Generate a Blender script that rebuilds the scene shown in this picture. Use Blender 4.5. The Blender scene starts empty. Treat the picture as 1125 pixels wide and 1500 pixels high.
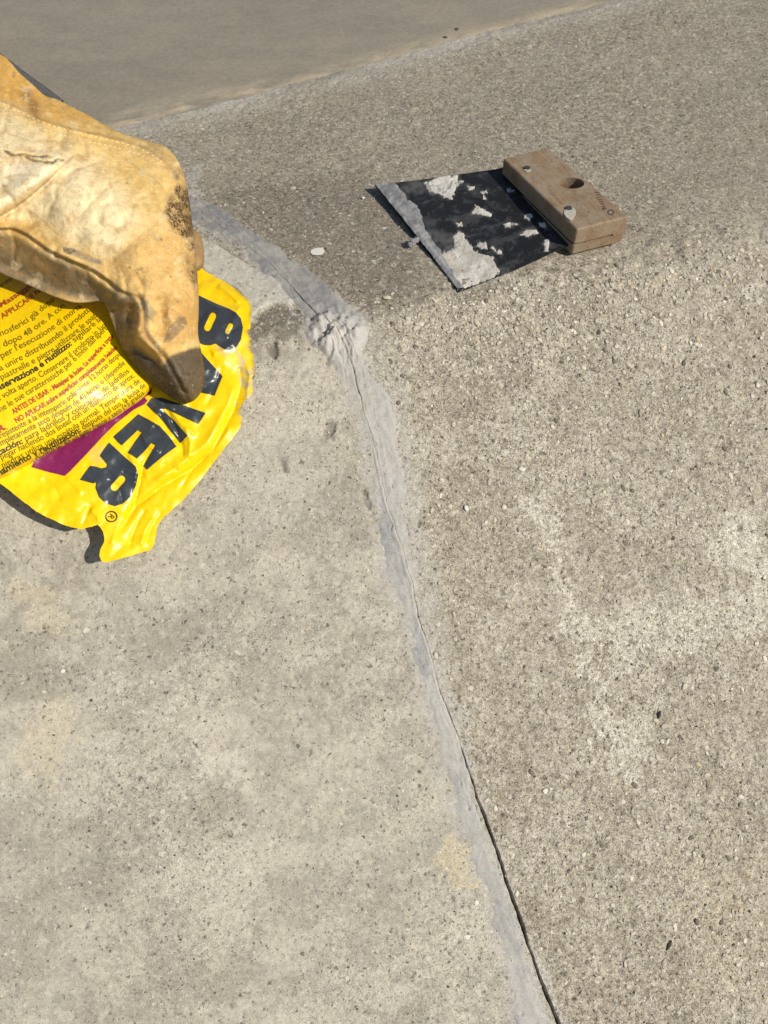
import bpy, bmesh, math, random
import numpy as np
from mathutils import Vector, Matrix

# ------------------------------------------------------------------ camera, world, sun, exposure
FPX, PITCH, CAMH = 1250.0, math.radians(53.5), 0.26        # focal length in pixels of the 1125-wide photo
scene = bpy.context.scene
cam_data = bpy.data.cameras.new('camera')
cam_data.sensor_fit = 'HORIZONTAL'
cam_data.sensor_width = 36.0
cam_data.lens = 36.0 * FPX / 1125.0
cam_data.clip_start = 0.01
cam_data.clip_end = 500.0
cam = bpy.data.objects.new('camera', cam_data)
cam.location = (0, 0, CAMH)
cam.rotation_euler = (math.pi / 2 - PITCH, 0, 0)
scene.collection.objects.link(cam)
scene.camera = cam
cam_data.dof.use_dof = True
cam_data.dof.focus_distance = 0.40
cam_data.dof.aperture_fstop = 30.0

SUN = Vector((0.66, -0.38, 0.65)).normalized()              # towards the sun
world = bpy.data.worlds.new('World')
scene.world = world
world.use_nodes = True
wn = world.node_tree.nodes
sky = wn.new('ShaderNodeTexSky')
sky.sky_type = 'NISHITA'
sky.sun_disc = False
sky.sun_elevation = math.asin(SUN.z)
sky.sun_rotation = math.atan2(SUN.x, SUN.y)
wn['Background'].inputs['Strength'].default_value = 0.078
world.node_tree.links.new(sky.outputs[0], wn['Background'].inputs['Color'])
sun_data = bpy.data.lights.new('sun', 'SUN')
sun_data.energy = 4.0
sun_data.angle = math.radians(0.55)
sun_data.color = (1.0, 0.932, 0.812)
sun = bpy.data.objects.new('sun', sun_data)
sun.rotation_euler = SUN.to_track_quat('Z', 'Y').to_euler()
scene.collection.objects.link(sun)
scene.view_settings.view_transform = 'Standard'
scene.view_settings.look = 'None'
scene.view_settings.gamma = 1.0
scene.view_settings.use_curve_mapping = False
scene.view_settings.exposure = 0.15

rng = np.random.default_rng(7)
random.seed(7)

# ------------------------------------------------------------------ numeric helpers
CAM = np.array([0, 0, CAMH])
cF = np.array([0, math.cos(PITCH), -math.sin(PITCH)])
cU = np.array([0, math.sin(PITCH), math.cos(PITCH)])
cR = np.array([1.0, 0, 0])

def rays(px, py):
    px = np.asarray(px, float); py = np.asarray(py, float)
    return cF + cR * ((px - 562.5) / FPX)[..., None] + cU * ((750 - py) / FPX)[..., None]

def flat(px, py, h=0.0):
    d = rays(px, py)
    return CAM + d * ((h - CAMH) / d[..., 2])[..., None]

# the block: a level top strip and a face sloping down towards the viewer
E0, E1 = flat(380, 490), flat(920, 380)
eT = (E1 - E0)[:2] / np.linalg.norm((E1 - E0)[:2])          # along the front arris
eN = np.array([eT[1], -eT[0]])                              # outwards, towards the viewer
B0, B1 = flat(180, 185), flat(900, 0)
bT = (B1 - B0)[:2] / np.linalg.norm((B1 - B0)[:2])
bN = np.array([-bT[1], bT[0]])                              # away from the viewer
TAN = math.tan(math.radians(30))

def arris(x, y):
    return (x - E0[0]) * eN[0] + (y - E0[1]) * eN[1], (x - E0[0]) * eT[0] + (y - E0[1]) * eT[1]

def zg(x, y):
    s, e = arris(x, y)
    r = 0.011 + 0.013 * np.clip((e - 0.04) / 0.15, 0, 1)
    return -TAN * 0.5 * (s + np.sqrt(s * s + r * r)) + TAN * 0.5 * r * 0.2

def at(px, py, h=0.0):
    """the point h above the concrete that the photograph's pixel (px, py) shows"""
    d = rays(px, py)
    h = np.asarray(h, float) * np.ones(d.shape[:-1])
    lo = np.zeros(d.shape[:-1]); hi = np.full(d.shape[:-1], 3.0)
    for _ in range(38):
        m = (lo + hi) / 2
        p = CAM + d * m[..., None]
        below = p[..., 2] < zg(p[..., 0], p[..., 1]) + h
        hi = np.where(below, m, hi); lo = np.where(below, lo, m)
    return CAM + d * ((lo + hi) / 2)[..., None]

def proj(P):
    q = P - CAM
    w = q @ cF
    return 562.5 + FPX * (q @ cR) / w, 750 - FPX * (q @ cU) / w

_lat = {}
def vnoise(x, y, seed=0):
    if seed not in _lat:
        _lat[seed] = np.random.default_rng(1000 + seed).random((256, 256))
    L = _lat[seed]
    xi = np.floor(x).astype(int); yi = np.floor(y).astype(int)
    fx = x - xi; fy = y - yi
    fx = fx * fx * (3 - 2 * fx); fy = fy * fy * (3 - 2 * fy)
    a = L[xi & 255, yi & 255]; b = L[(xi + 1) & 255, yi & 255]
    c = L[xi & 255, (yi + 1) & 255]; d = L[(xi + 1) & 255, (yi + 1) & 255]
    return (a + (b - a) * fx) * (1 - fy) + (c + (d - c) * fx) * fy

def fbm(x, y, scale, octaves=4, seed=0, gain=0.5):
    """centred noise, about -0.5..0.5; scale = size of the largest feature"""
    out = 0; amp = 1.0; tot = 0
    ca, sa = math.cos(0.6), math.sin(0.6)
    X, Y = x / scale + 31.7, y / scale + 57.3
    for o in range(octaves):
        out = out + amp * (vnoise(X, Y, seed + o) - 0.5); tot += amp
        X, Y = (X * ca - Y * sa) * 2.03 + 11.1, (X * sa + Y * ca) * 2.03 + 5.3
        amp *= gain
    return out / tot * 1.6

def worley(x, y, scale, seed=0):
    X = x / scale; Y = y / scale
    xi = np.floor(X).astype(int); yi = np.floor(Y).astype(int)
    g = np.random.default_rng(500 + seed)
    jx, jy, idr = g.random((256, 256)), g.random((256, 256)), g.random((256, 256))
    best = np.full(X.shape, 9.0); bid = np.zeros(X.shape)
    for dx in (-1, 0, 1):
        for dy in (-1, 0, 1):
            a = (xi + dx) & 255; b = (yi + dy) & 255
            d = np.hypot(xi + dx + jx[a, b] - X, yi + dy + jy[a, b] - Y)
            m = d < best
            best = np.where(m, d, best); bid = np.where(m, idr[a, b], bid)
    return best, bid

def sstep(a, b, x):
    t = np.clip((x - a) / (b - a), 0, 1)
    return t * t * (3 - 2 * t)

def lerp(a, b, t):
    return a + (b - a) * t

def segdist(X, Y, pts, closed=False):
    """distance to a polyline, the signed side (left +) and the position along it (0..1)"""
    pts = np.asarray(pts, float)
    n = len(pts)
    L = np.hypot(*(pts[1:] - pts[:-1]).T); cum = np.concatenate([[0], np.cumsum(L)])
    best = np.full(X.shape, 1e9); side = np.zeros(X.shape); pos = np.zeros(X.shape)
    for i in range(n if closed else n - 1):
        a = pts[i]; b = pts[(i + 1) % n]
        ab = b - a; l2 = ab @ ab + 1e-12
        t = np.clip(((X - a[0]) * ab[0] + (Y - a[1]) * ab[1]) / l2, 0, 1)
        dx = X - a[0] - t * ab[0]; dy = Y - a[1] - t * ab[1]
        d = dx * dx + dy * dy
        m = d < best
        best = np.where(m, d, best)
        side = np.where(m, np.sign(ab[0] * dy - ab[1] * dx), side)
        if not closed:
            pos = np.where(m, (cum[i] + t * L[i]) / cum[-1], pos)
    return np.sqrt(best), side, pos

def inside(X, Y, pts):
    pts = np.asarray(pts, float)
    c = np.zeros(X.shape, bool); n = len(pts)
    for i in range(n):
        x0, y0 = pts[i]; x1, y1 = pts[(i + 1) % n]
        if y0 == y1: continue
        c ^= ((y0 > Y) != (y1 > Y)) & (X < (x1 - x0) * (Y - y0) / (y1 - y0) + x0)
    return c

def polymask(X, Y, pts, soft):
    """1 inside the polygon, falling to 0 over the given softness"""
    d, _, _ = segdist(X, Y, pts, True)
    d = np.where(inside(X, Y, pts), d, -d)
    return sstep(-soft, soft, d)

def spline(pts, closed=False, step=2.0):
    pts = np.asarray(pts, float); n = len(pts); out = []
    for i in range(n if closed else n - 1):
        if closed:
            p = [pts[(i + k) % n] for k in (-1, 0, 1, 2)]
        else:
            p = [pts[max(i - 1, 0)], pts[i], pts[i + 1], pts[min(i + 2, n - 1)]]
        m = max(2, int(np.linalg.norm(p[2] - p[1]) / step))
        for t in np.arange(m) / m:
            out.append(0.5 * (2 * p[1] + (p[2] - p[0]) * t + (2 * p[0] - 5 * p[1] + 4 * p[2] - p[3]) * t * t + (3 * p[1] - p[0] - 3 * p[2] + p[3]) * t ** 3))
    if not closed: out.append(pts[-1])
    return np.array(out)

def blur(A, sig):
    ny, nx = A.shape; p = int(sig * 3) + 2
    B = np.pad(A, p, mode='edge')
    fy = np.fft.fftfreq(B.shape[0])[:, None]; fx = np.fft.rfftfreq(B.shape[1])[None, :]
    G = np.exp(-2 * (math.pi * sig) ** 2 * (fy * fy + fx * fx))
    return np.fft.irfft2(np.fft.rfft2(B) * G, s=B.shape)[p:p + ny, p:p + nx]

def lin(r, g, b):
    """sRGB 0-255 to linear"""
    return np.array([(c / 255 / 12.92) if c / 255 <= 0.04045 else ((c / 255 + 0.055) / 1.055) ** 2.4 for c in (r, g, b)])

# ------------------------------------------------------------------ object helpers
COL = scene.collection
def link(name, me, mat=None, parent=None):
    o = bpy.data.objects.new(name, me); COL.objects.link(o)
    if mat is not None: me.materials.append(mat)
    if parent is not None: o.parent = parent
    return o

def thing(name, loc, label, cat, group=None):
    o = bpy.data.objects.new(name, None); COL.objects.link(o)
    o.location = [float(c) for c in loc]
    o['label'] = label; o['category'] = cat
    if group: o['group'] = group
    return o

def tag(o, label=None, cat=None, group=None, kind=None):
    for k, v in (('label', label), ('category', cat), ('group', group), ('kind', kind)):
        if v: o[k] = v
    return o

def mesh(name, V, Fq, smooth=True, attrs=None, origin=None):
    V = np.asarray(V, float)
    if origin is not None: V = V - np.asarray(origin)
    me = bpy.data.meshes.new(name)
    Fq = np.asarray(Fq, np.int32); k = Fq.shape[1]
    me.vertices.add(len(V)); me.vertices.foreach_set('co', V.astype(np.float32).ravel())
    me.loops.add(Fq.size); me.loops.foreach_set('vertex_index', Fq.ravel())
    me.polygons.add(len(Fq))
    me.polygons.foreach_set('loop_start', np.arange(0, Fq.size, k, dtype=np.int32))
    me.polygons.foreach_set('use_smooth', np.full(len(Fq), smooth))
    me.update(calc_edges=True)
    for n, a in (attrs or {}).items():
        a = np.asarray(a, np.float32)
        if a.ndim == 2:
            at_ = me.attributes.new(n, 'FLOAT_COLOR', 'POINT')
            at_.data.foreach_set('color', np.concatenate([a, np.ones((len(a), 1), np.float32)], 1).ravel())
        else:
            at_ = me.attributes.new(n, 'FLOAT', 'POINT')
            at_.data.foreach_set('value', a.ravel())
    return me

def compact(V, Fq, attrs):
    used = np.unique(Fq); m = np.full(len(V), -1); m[used] = np.arange(len(used))
    return V[used], m[Fq], {k: a[used] for k, a in attrs.items()}

# ------------------------------------------------------------------ materials
class NT:
    def __init__(self, name):
        self.m = bpy.data.materials.new(name); self.m.use_nodes = True
        self.t = self.m.node_tree; self.b = self.t.nodes['Principled BSDF']
    def n(self, typ, ins=None, **kw):
        nd = self.t.nodes.new(typ)
        for k, v in kw.items(): setattr(nd, k, v)
        for k, v in (ins or {}).items(): self.s(nd.inputs[k], v)
        return nd
    def s(self, sock, v):
        if hasattr(v, 'links') or isinstance(v, bpy.types.NodeSocket): self.t.links.new(v, sock)
        else: sock.default_value = v
    def math(self, op, a, b=0.0, c=0.0, clamp=False):
        nd = self.n('ShaderNodeMath', operation=op); nd.use_clamp = clamp
        self.s(nd.inputs[0], a); self.s(nd.inputs[1], b)
        if op in ('MULTIPLY_ADD',): self.s(nd.inputs[2], c)
        return nd.outputs[0]
    def rng(self, v, a, b, c=0.0, d=1.0, smooth=True):
        nd = self.n('ShaderNodeMapRange', interpolation_type='SMOOTHSTEP' if smooth else 'LINEAR')
        self.s(nd.inputs['Value'], v)
        for k, q in zip(('From Min', 'From Max', 'To Min', 'To Max'), (a, b, c, d)): self.s(nd.inputs[k], q)
        return nd.outputs[0]
    def attr(self, name):
        return self.n('ShaderNodeAttribute', attribute_name=name)
    def coord(self):
        return self.n('ShaderNodeTexCoord').outputs['Object']
    def noise(self, co, scale, detail=3.0, rough=0.5, dist=0.0):
        return self.n('ShaderNodeTexNoise', {'Vector': co, 'Scale': scale, 'Detail': detail, 'Roughness': rough, 'Distortion': dist}).outputs['Fac']
    def vor(self, co, scale, feature='F1', rnd=1.0):
        return self.n('ShaderNodeTexVoronoi', {'Vector': co, 'Scale': scale, 'Randomness': rnd}, feature=feature)
    def mix(self, f, a, b, mode='MIX'):
        nd = self.n('ShaderNodeMix', data_type='RGBA', blend_type=mode)
        self.s(nd.inputs[0], f); self.s(nd.inputs[6], a); self.s(nd.inputs[7], b)
        return nd.outputs[2]
    def gray(self, v):
        nd = self.n('ShaderNodeCombineColor')
        for i in range(3): self.s(nd.inputs[i], v)
        return nd.outputs[0]
    def bump(self, h, strength, dist, normal=None):
        nd = self.n('ShaderNodeBump', {'Height': h, 'Strength': strength, 'Distance': dist})
        if normal is not None: self.s(nd.inputs['Normal'], normal)
        return nd.outputs[0]
    def out(self, color=None, rough=None, normal=None, spec=None):
        if color is not None: self.s(self.b.inputs['Base Color'], color)
        if rough is not None: self.s(self.b.inputs['Roughness'], rough)
        if normal is not None: self.s(self.b.inputs['Normal'], normal)
        if spec is not None: self.s(self.b.inputs['Specular IOR Level'], spec)
        return self.m

def rgba(c): return (float(c[0]), float(c[1]), float(c[2]), 1.0)

def concrete_material():
    t = NT('weathered_concrete'); co = t.coord()
    tint = t.attr('tint').outputs['Color']; gr = t.attr('grain').outputs['Fac']
    fine = t.noise(co, 1700, 3, 0.7)
    mid = t.noise(co, 560, 4, 0.65, 0.5)
    wn_ = t.n('ShaderNodeTexNoise', {'Vector': co, 'Scale': 900.0, 'Detail': 3.0, 'Roughness': 0.7})
    wv = t.n('ShaderNodeVectorMath', {0: wn_.outputs['Color'], 1: (0.5, 0.5, 0.5)}, operation='SUBTRACT')
    ws = t.n('ShaderNodeVectorMath', {0: wv.outputs[0]}, operation='SCALE'); ws.inputs['Scale'].default_value = 0.0034
    cw = t.n('ShaderNodeVectorMath', {0: co, 1: ws.outputs[0]}, operation='ADD').outputs[0]
    f = t.math('ADD', t.rng(fine, 0.3, 0.7, -0.42, 0.42), t.rng(mid, 0.3, 0.7, -0.30, 0.30))
    f = t.math('MULTIPLY_ADD', f, t.math('MULTIPLY_ADD', gr, 0.9, 0.25), 1.0)
    col = t.mix(1.0, tint, t.gray(f), 'MULTIPLY')
    # sand grains and aggregate showing through the worn skin
    hgt = t.math('MULTIPLY', f, 0.3)
    for sc, pale, dark, r0 in ((210, 0.05, 0.008, 0.20), (330, 0.13, 0.05, 0.26), (620, 0.26, 0.20, 0.36), (1150, 0.30, 0.38, 0.42)):
        v = t.vor(cw, sc)
        rnd = t.n('ShaderNodeSeparateColor', {0: v.outputs['Color']})
        d = v.outputs['Distance']
        size = t.math('MULTIPLY_ADD', rnd.outputs[1], r0, 0.14)
        shape = t.rng(d, t.math('MULTIPLY', size, 0.75), size, 1.0, 0.0)
        isp = t.math('LESS_THAN', rnd.outputs[0], t.math('MULTIPLY', t.math('MULTIPLY_ADD', gr, 0.75, 0.15), pale))
        isd = t.math('GREATER_THAN', rnd.outputs[0], t.math('SUBTRACT', 1.0, t.math('MULTIPLY', t.math('MULTIPLY_ADD', gr, 0.75, 0.2), dark)))
        pm = t.math('MULTIPLY', t.math('MULTIPLY', shape, isp), 0.75)
        dm = t.math('MULTIPLY', t.math('MULTIPLY', shape, isd), 0.72)
        pc = t.mix(rnd.outputs[2], (0.54, 0.48, 0.38, 1), (0.68, 0.63, 0.54, 1))
        dc = t.mix(rnd.outputs[2], (0.045, 0.038, 0.027, 1), (0.10, 0.080, 0.056, 1))
        col = t.mix(pm, col, pc); col = t.mix(dm, col, dc)
        hgt = t.math('ADD', hgt, t.math('MULTIPLY', t.math('SUBTRACT', pm, t.math('MULTIPLY', dm, 1.6)), 330.0 / sc))
    nrm = t.bump(hgt, 0.6, 0.0010)
    return t.out(col, 0.88, nrm, 0.25)

def filler_material():
    t = NT('grey_filler'); co = t.coord()
    tint = t.attr('tint').outputs['Color']; wet = t.attr('grain').outputs['Fac']
    fine = t.noise(co, 1700, 3, 0.6); mid = t.noise(co, 300, 4, 0.6)
    f = t.math('ADD', t.rng(fine, 0.3, 0.7, 0.90, 1.10), t.rng(mid, 0.3, 0.7, -0.07, 0.07))
    col = t.mix(1.0, tint, t.gray(f), 'MULTIPLY')
    v = t.vor(co, 1150)
    rnd = t.n('ShaderNodeSeparateColor', {0: v.outputs['Color']})
    shape = t.rng(v.outputs['Distance'], 0.18, 0.34, 1.0, 0.0)
    isd = t.math('GREATER_THAN', rnd.outputs[0], t.math('SUBTRACT', 0.97, t.math('MULTIPLY', wet, 0.38)))
    dm = t.math('MULTIPLY', t.math('MULTIPLY', shape, isd), 0.6)
    col = t.mix(dm, col, (0.13, 0.14, 0.16, 1))
    h = t.math('SUBTRACT', t.math('ADD', t.math('MULTIPLY', fine, 0.4), mid), t.math('MULTIPLY', dm, 1.2))
    return t.out(col, 0.8, t.bump(h, 0.45, 0.0007), 0.3)

def pavement_material():
    t = NT('pavement'); co = t.coord()
    tint = t.attr('tint').outputs['Color']
    mp = t.n('ShaderNodeMapping', {'Vector': co, 'Scale': (1.0, 2.2, 1.0), 'Rotation': (0, 0, -0.45)}).outputs[0]
    a = t.noise(mp, 28, 5, 0.6); b = t.noise(co, 420, 4, 0.6)
    f = t.math('ADD', t.rng(a, 0.3, 0.7, 0.94, 1.06), t.rng(b, 0.3, 0.7, -0.09, 0.09))
    col = t.mix(1.0, tint, t.gray(f), 'MULTIPLY')
    return t.out(col, 0.85, t.bump(b, 0.2, 0.0008), 0.25)

def leather_material():
    t = NT('worn_leather'); co = t.coord()
    tint = t.attr('tint').outputs['Color']; cr = t.attr('crack').outputs['Fac']; di = t.attr('dirt').outputs['Fac']
    a = t.noise(co, 210, 5, 0.62, 0.6); b = t.noise(co, 1400, 4, 0.7)
    f = t.math('ADD', t.rng(a, 0.3, 0.7, 0.86, 1.10), t.rng(b, 0.25, 0.75, -0.10, 0.10))
    col = t.mix(1.0, tint, t.gray(f), 'MULTIPLY')
    wob = t.n('ShaderNodeTexNoise', {'Vector': co, 'Scale': 260.0, 'Detail': 2.0})
    co2 = t.n('ShaderNodeMix', {0: 0.010}, data_type='VECTOR')
    t.s(co2.inputs[4], co); t.s(co2.inputs[5], wob.outputs['Color'])
    v1 = t.vor(co2.outputs[1], 330, 'DISTANCE_TO_EDGE').outputs['Distance']
    v2 = t.vor(co2.outputs[1], 820, 'DISTANCE_TO_EDGE').outputs['Distance']
    e1 = t.rng(v1, 0.0, 0.10, 1.0, 0.0); e2 = t.rng(v2, 0.0, 0.14, 1.0, 0.0)
    net = t.math('MAXIMUM', t.math('MULTIPLY', e1, 1.0), t.math('MULTIPLY', e2, 0.6))
    ne = t.math('MULTIPLY', net, cr)
    col = t.mix(t.math('MULTIPLY', ne, 0.45), col, (0.74, 0.52, 0.23, 1))
    bu = t.attr('burn').outputs['Fac']
    col = t.mix(t.math('MULTIPLY', t.math('MULTIPLY', bu, 1.15), t.math('SUBTRACT', 0.92, t.math('MULTIPLY', e1, 0.62)), clamp=True), col, (0.085, 0.045, 0.016, 1))
    spots = t.rng(t.noise(co, 520, 4, 0.75), 0.60, 0.72, 0.0, 1.0)
    col = t.mix(t.math('MULTIPLY', spots, t.math('MULTIPLY_ADD', di, 0.25, 0.14)), col, (0.15, 0.095, 0.045, 1))
    dust = t.rng(t.noise(co, 430, 5, 0.75), 0.53, 0.72, 0.0, 1.0)
    col = t.mix(t.math('MULTIPLY', t.math('MULTIPLY', dust, di), 0.62), col, (0.36, 0.32, 0.27, 1))
    nr = t.bump(a, 0.40, 0.0018)
    nr = t.bump(t.math('ADD', t.math('MULTIPLY', ne, -0.45), t.math('MULTIPLY', b, 0.5)), 0.35, 0.0006, nr)
    return t.out(col, t.math('MULTIPLY_ADD', a, 0.25, 0.48), nr, 0.35)

def film_material(name, col=None, rough=0.26, dirt=True, crinkle=0.10):
    t = NT(name); co = t.coord()
    c = t.attr('tint').outputs['Color'] if col is None else rgba(col)
    a = t.noise(co, 95, 3, 0.55, 0.5); b = t.noise(co, 650, 4, 0.6)
    f = t.rng(b, 0.3, 0.7, 0.93, 1.04)
    c = t.mix(1.0, c, t.gray(f), 'MULTIPLY')
    if dirt:
        d = t.rng(t.noise(co, 170, 5, 0.7), 0.64, 0.78, 0.0, 0.30)
        c = t.mix(d, c, (0.50, 0.44, 0.31, 1))
    r = t.math('MULTIPLY_ADD', b, 0.22, rough - 0.06)
    w = t.n('ShaderNodeTexNoise', {'Vector': co, 'Scale': 60.0, 'Detail': 2.0})
    cw = t.n('ShaderNodeMix', {0: 0.012}, data_type='VECTOR'); t.s(cw.inputs[4], co); t.s(cw.inputs[5], w.outputs['Color'])
    v = t.vor(cw.outputs[1], 75, 'F1').outputs['Distance']
    cr = t.vor(cw.outputs[1], 170, 'F1').outputs['Distance']
    nr = t.bump(t.math('MULTIPLY_ADD', cr, 0.4, v), crinkle, 0.0030)
    nr = t.bump(b, 0.08, 0.0005, nr)
    return t.out(c, r, nr, 0.4)

def ink_material(name, col, alpha_rough=0.4):
    t = NT(name); co = t.coord()
    b = t.noise(co, 900, 4, 0.7)
    c = t.mix(t.rng(b, 0.55, 0.75, 0.0, 0.35), rgba(col), rgba(np.array(col) * 2.2 + 0.04))
    return t.out(c, alpha_rough, None, 0.5)

def wood_material():
    t = NT('dusty_wood'); co = t.coord()
    mp = t.n('ShaderNodeMapping', {'Vector': co, 'Scale': (0.10, 1.0, 1.0)}).outputs[0]
    g = t.noise(mp, 700, 5, 0.65, 0.8); d = t.noise(co, 120, 5, 0.65); e = t.noise(co, 900, 3, 0.7)
    c = t.mix(t.rng(g, 0.3, 0.7), (0.175, 0.105, 0.055, 1), (0.28, 0.185, 0.105, 1))
    c = t.mix(t.rng(d, 0.38, 0.60, 0.10, 0.85), c, (0.285, 0.230, 0.160, 1))
    c = t.mix(t.rng(e, 0.58, 0.75, 0.0, 0.5), c, (0.44, 0.38, 0.30, 1))
    c = t.mix(t.rng(t.noise(co, 240, 5, 0.7), 0.58, 0.72, 0.0, 0.6), c, (0.09, 0.055, 0.03, 1))
    return t.out(c, 0.72, t.bump(t.math('ADD', g, t.math('MULTIPLY', d, 0.6)), 0.35, 0.0008), 0.3)

def steel_material():
    t = NT('blackened_steel'); co = t.coord()
    tint = t.attr('tint').outputs['Color']
    a = t.noise(co, 170, 6, 0.7, 0.4); b = t.noise(co, 1100, 4, 0.7)
    c = t.mix(t.rng(a, 0.50, 0.70, 0.0, 0.55), tint, (0.080, 0.082, 0.086, 1))
    c = t.mix(t.rng(b, 0.62, 0.78, 0.0, 0.4), c, (0.13, 0.13, 0.13, 1))
    return t.out(c, t.math('MULTIPLY_ADD', a, 0.3, 0.42), t.bump(b, 0.12, 0.0004), 0.3)

def plain_material(name, col, rough=0.8, scale=600, amp=0.15, bump=0.3, metallic=0.0):
    t = NT(name); co = t.coord(); b = t.noise(co, scale, 4, 0.65)
    c = t.mix(1.0, rgba(col), t.gray(t.rng(b, 0.3, 0.7, 1 - amp, 1 + amp)), 'MULTIPLY')
    t.b.inputs['Metallic'].default_value = metallic
    return t.out(c, rough, t.bump(b, bump, 0.0006), 0.3)

M_CONC = concrete_material(); M_FILL = filler_material(); M_PAVE = pavement_material()
M_LEATHER = leather_material(); M_FILM = film_material('yellow_film')
M_WOOD = wood_material(); M_STEEL = steel_material()

# ------------------------------------------------------------------ the slab
CRACK = [(270, 286), (300, 313), (340, 343), (372, 368), (395, 386), (420, 412), (446, 440), (468, 465), (490, 482), (505, 507), (517, 540), (527, 575), (534, 610),
         (545, 640), (557, 690), (566, 738), (577, 765), (590, 808), (603, 855), (613, 900), (628, 950), (645, 1010), (662, 1055), (682, 1112), (697, 1160),
         (712, 1205), (728, 1245), (741, 1290), (757, 1335), (774, 1385), (790, 1430), (806, 1470), (818, 1500)]
ck = at(*np.array(CRACK, float).T)
ex = ck[0] + (ck[0] - ck[4]) / np.linalg.norm(ck[0] - ck[4]) * 0.10
ex2 = ck[-1] + (ck[-1] - ck[-4]) / np.linalg.norm(ck[-1] - ck[-4]) * 0.25
ck = np.vstack([ex + (0, 1.5, 0), ex, ck, ex2, ex2 - (0, 1.5, 0)])
ck = ck[np.argsort(ck[:, 1])]
def crack_x(y):
    y = np.asarray(y, float)
    x = np.interp(y, ck[:, 1], ck[:, 0])
    return x + 0.0011 * fbm(y, y * 0 + 0.3, 0.007, 4, 71, 0.6)

def bands():
    """sheet rows along y and columns along u = x - crack_x"""
    ys = [-0.03]
    while ys[-1] < 0.68: ys.append(ys[-1] + 0.00056 + 0.00045 * max(0, ys[-1] - 0.25) / 0.3)
    lo, st = [-0.03], 0.001
    while lo[-1] > -1.3: st *= 1.3; lo.append(lo[-1] - st)
    hi, st = [ys[-1]], 0.0015
    while hi[-1] < 1.6: st *= 1.3; hi.append(hi[-1] + st)
    ys = np.array(lo[:0:-1] + ys + hi[1:])
    us = [0.0, 0.0002]
    while us[-1] < 0.0045: us.append(us[-1] + 0.00022)
    while us[-1] < 0.40: us.append(us[-1] + min(0.00074, (us[-1] - us[-2]) * 1.15))
    st = 0.001
    while us[-1] < 2.0: st *= 1.3; us.append(us[-1] + st)
    us = np.array(us)
    return ys, us
YS, UPOS = bands()
US = np.concatenate([-UPOS[:0:-1], UPOS]); IU0 = len(UPOS) - 1
GY, GU = np.meshgrid(YS, US, indexing='ij')
GX = GU + crack_x(YS)[:, None]
Gs, Ge = arris(GX, GY)
Gz0 = zg(GX, GY)
PXg, PYg = proj(np.stack([GX, GY, Gz0], -1))
PXg = np.where(GY < -0.06, -9999, PXg)
PYg = np.where(GY < -0.06, 9999, PYg)
# everything below is measured in the plane of the block: work in a flattened frame (e along the arris, s across)
Sx, Sy = Ge, Gs / math.cos(math.radians(30))

def world2es(pts):
    p = at(*np.array(pts, float).T); s, e = arris(p[:, 0], p[:, 1])
    return np.stack([e, s / math.cos(math.radians(30))], 1)

HI = fbm(Sx, Sy, 0.0021, 3, 81, 0.72)
def dith(m, k=0.75):
    return np.where(m > 0.004, sstep(0.36, 0.64, m + k * HI * sstep(0, 0.25, m)), 0)
def stain(pts, soft, wob=0.006, seed=0, hard=False):
    q = world2es(pts)
    lo = q.min(0) - 0.03; hi = q.max(0) + 0.03
    sel = (Sx > lo[0]) & (Sx < hi[0]) & (Sy > lo[1]) & (Sy < hi[1])
    out = np.zeros(Sx.shape)
    x, y = Sx[sel], Sy[sel]
    out[sel] = polymask(x + wob * fbm(x, y, 0.012, 4, 200 + seed, 0.6), y + wob * fbm(x, y, 0.012, 4, 220 + seed, 0.6), q, soft)
    return out if hard else dith(out)

# crack opening along y: closed where the filler bridges it, open near the viewer
pyc = np.interp(YS, ck[2:-2, 1], np.interp(ck[2:-2, 1], ck[2:-2, 1], proj(ck[2:-2])[1]))
openw = np.interp(pyc, [280, 470, 500, 560, 680, 740, 1090, 1125, 1200, 1300, 1500], [.12, .22, .35, .28, .15, .15, .15, .45, .62, .74, .72]) * 1e-3
openw = openw * (0.8 + 0.9 * np.clip(fbm(YS, YS * 0, 0.012, 3, 90) + 0.3, 0, 1))
depth = np.interp(pyc, [280, 480, 560, 680, 1090, 1140, 1500], [.0008, .0016, .0014, .0009, .0012, .007, .008])

# relief
fade = sstep(0.7, 0.5, np.abs(Sx)) * sstep(0.75, 0.65, GY)
left = sstep(0.004, -0.004, GU) * sstep(-0.01, 0.012, Gs)         # the smoother slab face left of the crack
top = sstep(0.008 + 0.02 * sstep(0.05, 0.25, Ge), -0.010 - 0.05 * sstep(0.05, 0.25, Ge), Gs + 0.014 * fbm(Sx, Sy, 0.03, 4, 5))  # the level strip
n_big = fbm(Sx, Sy, 0.05, 4, 1); n_mid = fbm(Sx, Sy, 0.010, 4, 11, 0.6); n_fin = fbm(Sx, Sy, 0.0026, 3, 21, 0.7)
grain = np.clip(0.84 - 0.58 * left + 0.04 * top + 0.5 * n_big, 0.12, 1.0)
wpx = 0.0016 * fbm(Sx, Sy, 0.0030, 3, 31, 0.65); wpy = 0.0016 * fbm(Sx, Sy, 0.0030, 3, 35, 0.65)
w1, id1 = worley(Sx + wpx, Sy + wpy, 0.0062, 1)
w2, id2 = worley(Sx + wpx, Sy + wpy, 0.0030, 2)
pit = sstep(0.17, 0.08, w1) * (id1 < 0.045) + 0.7 * sstep(0.22, 0.1, w2) * (id2 < 0.05)
peb = sstep(0.42, 0.1, w2) * (id2 > 0.80) + 1.2 * sstep(0.36, 0.1, w1) * (id1 > 0.86)
z = Gz0 + fade * (0.0014 * n_big + (0.00050 * n_mid + 0.00042 * n_fin) * (0.35 + grain) - 0.0010 * pit + 0.00022 * peb * grain)
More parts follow.
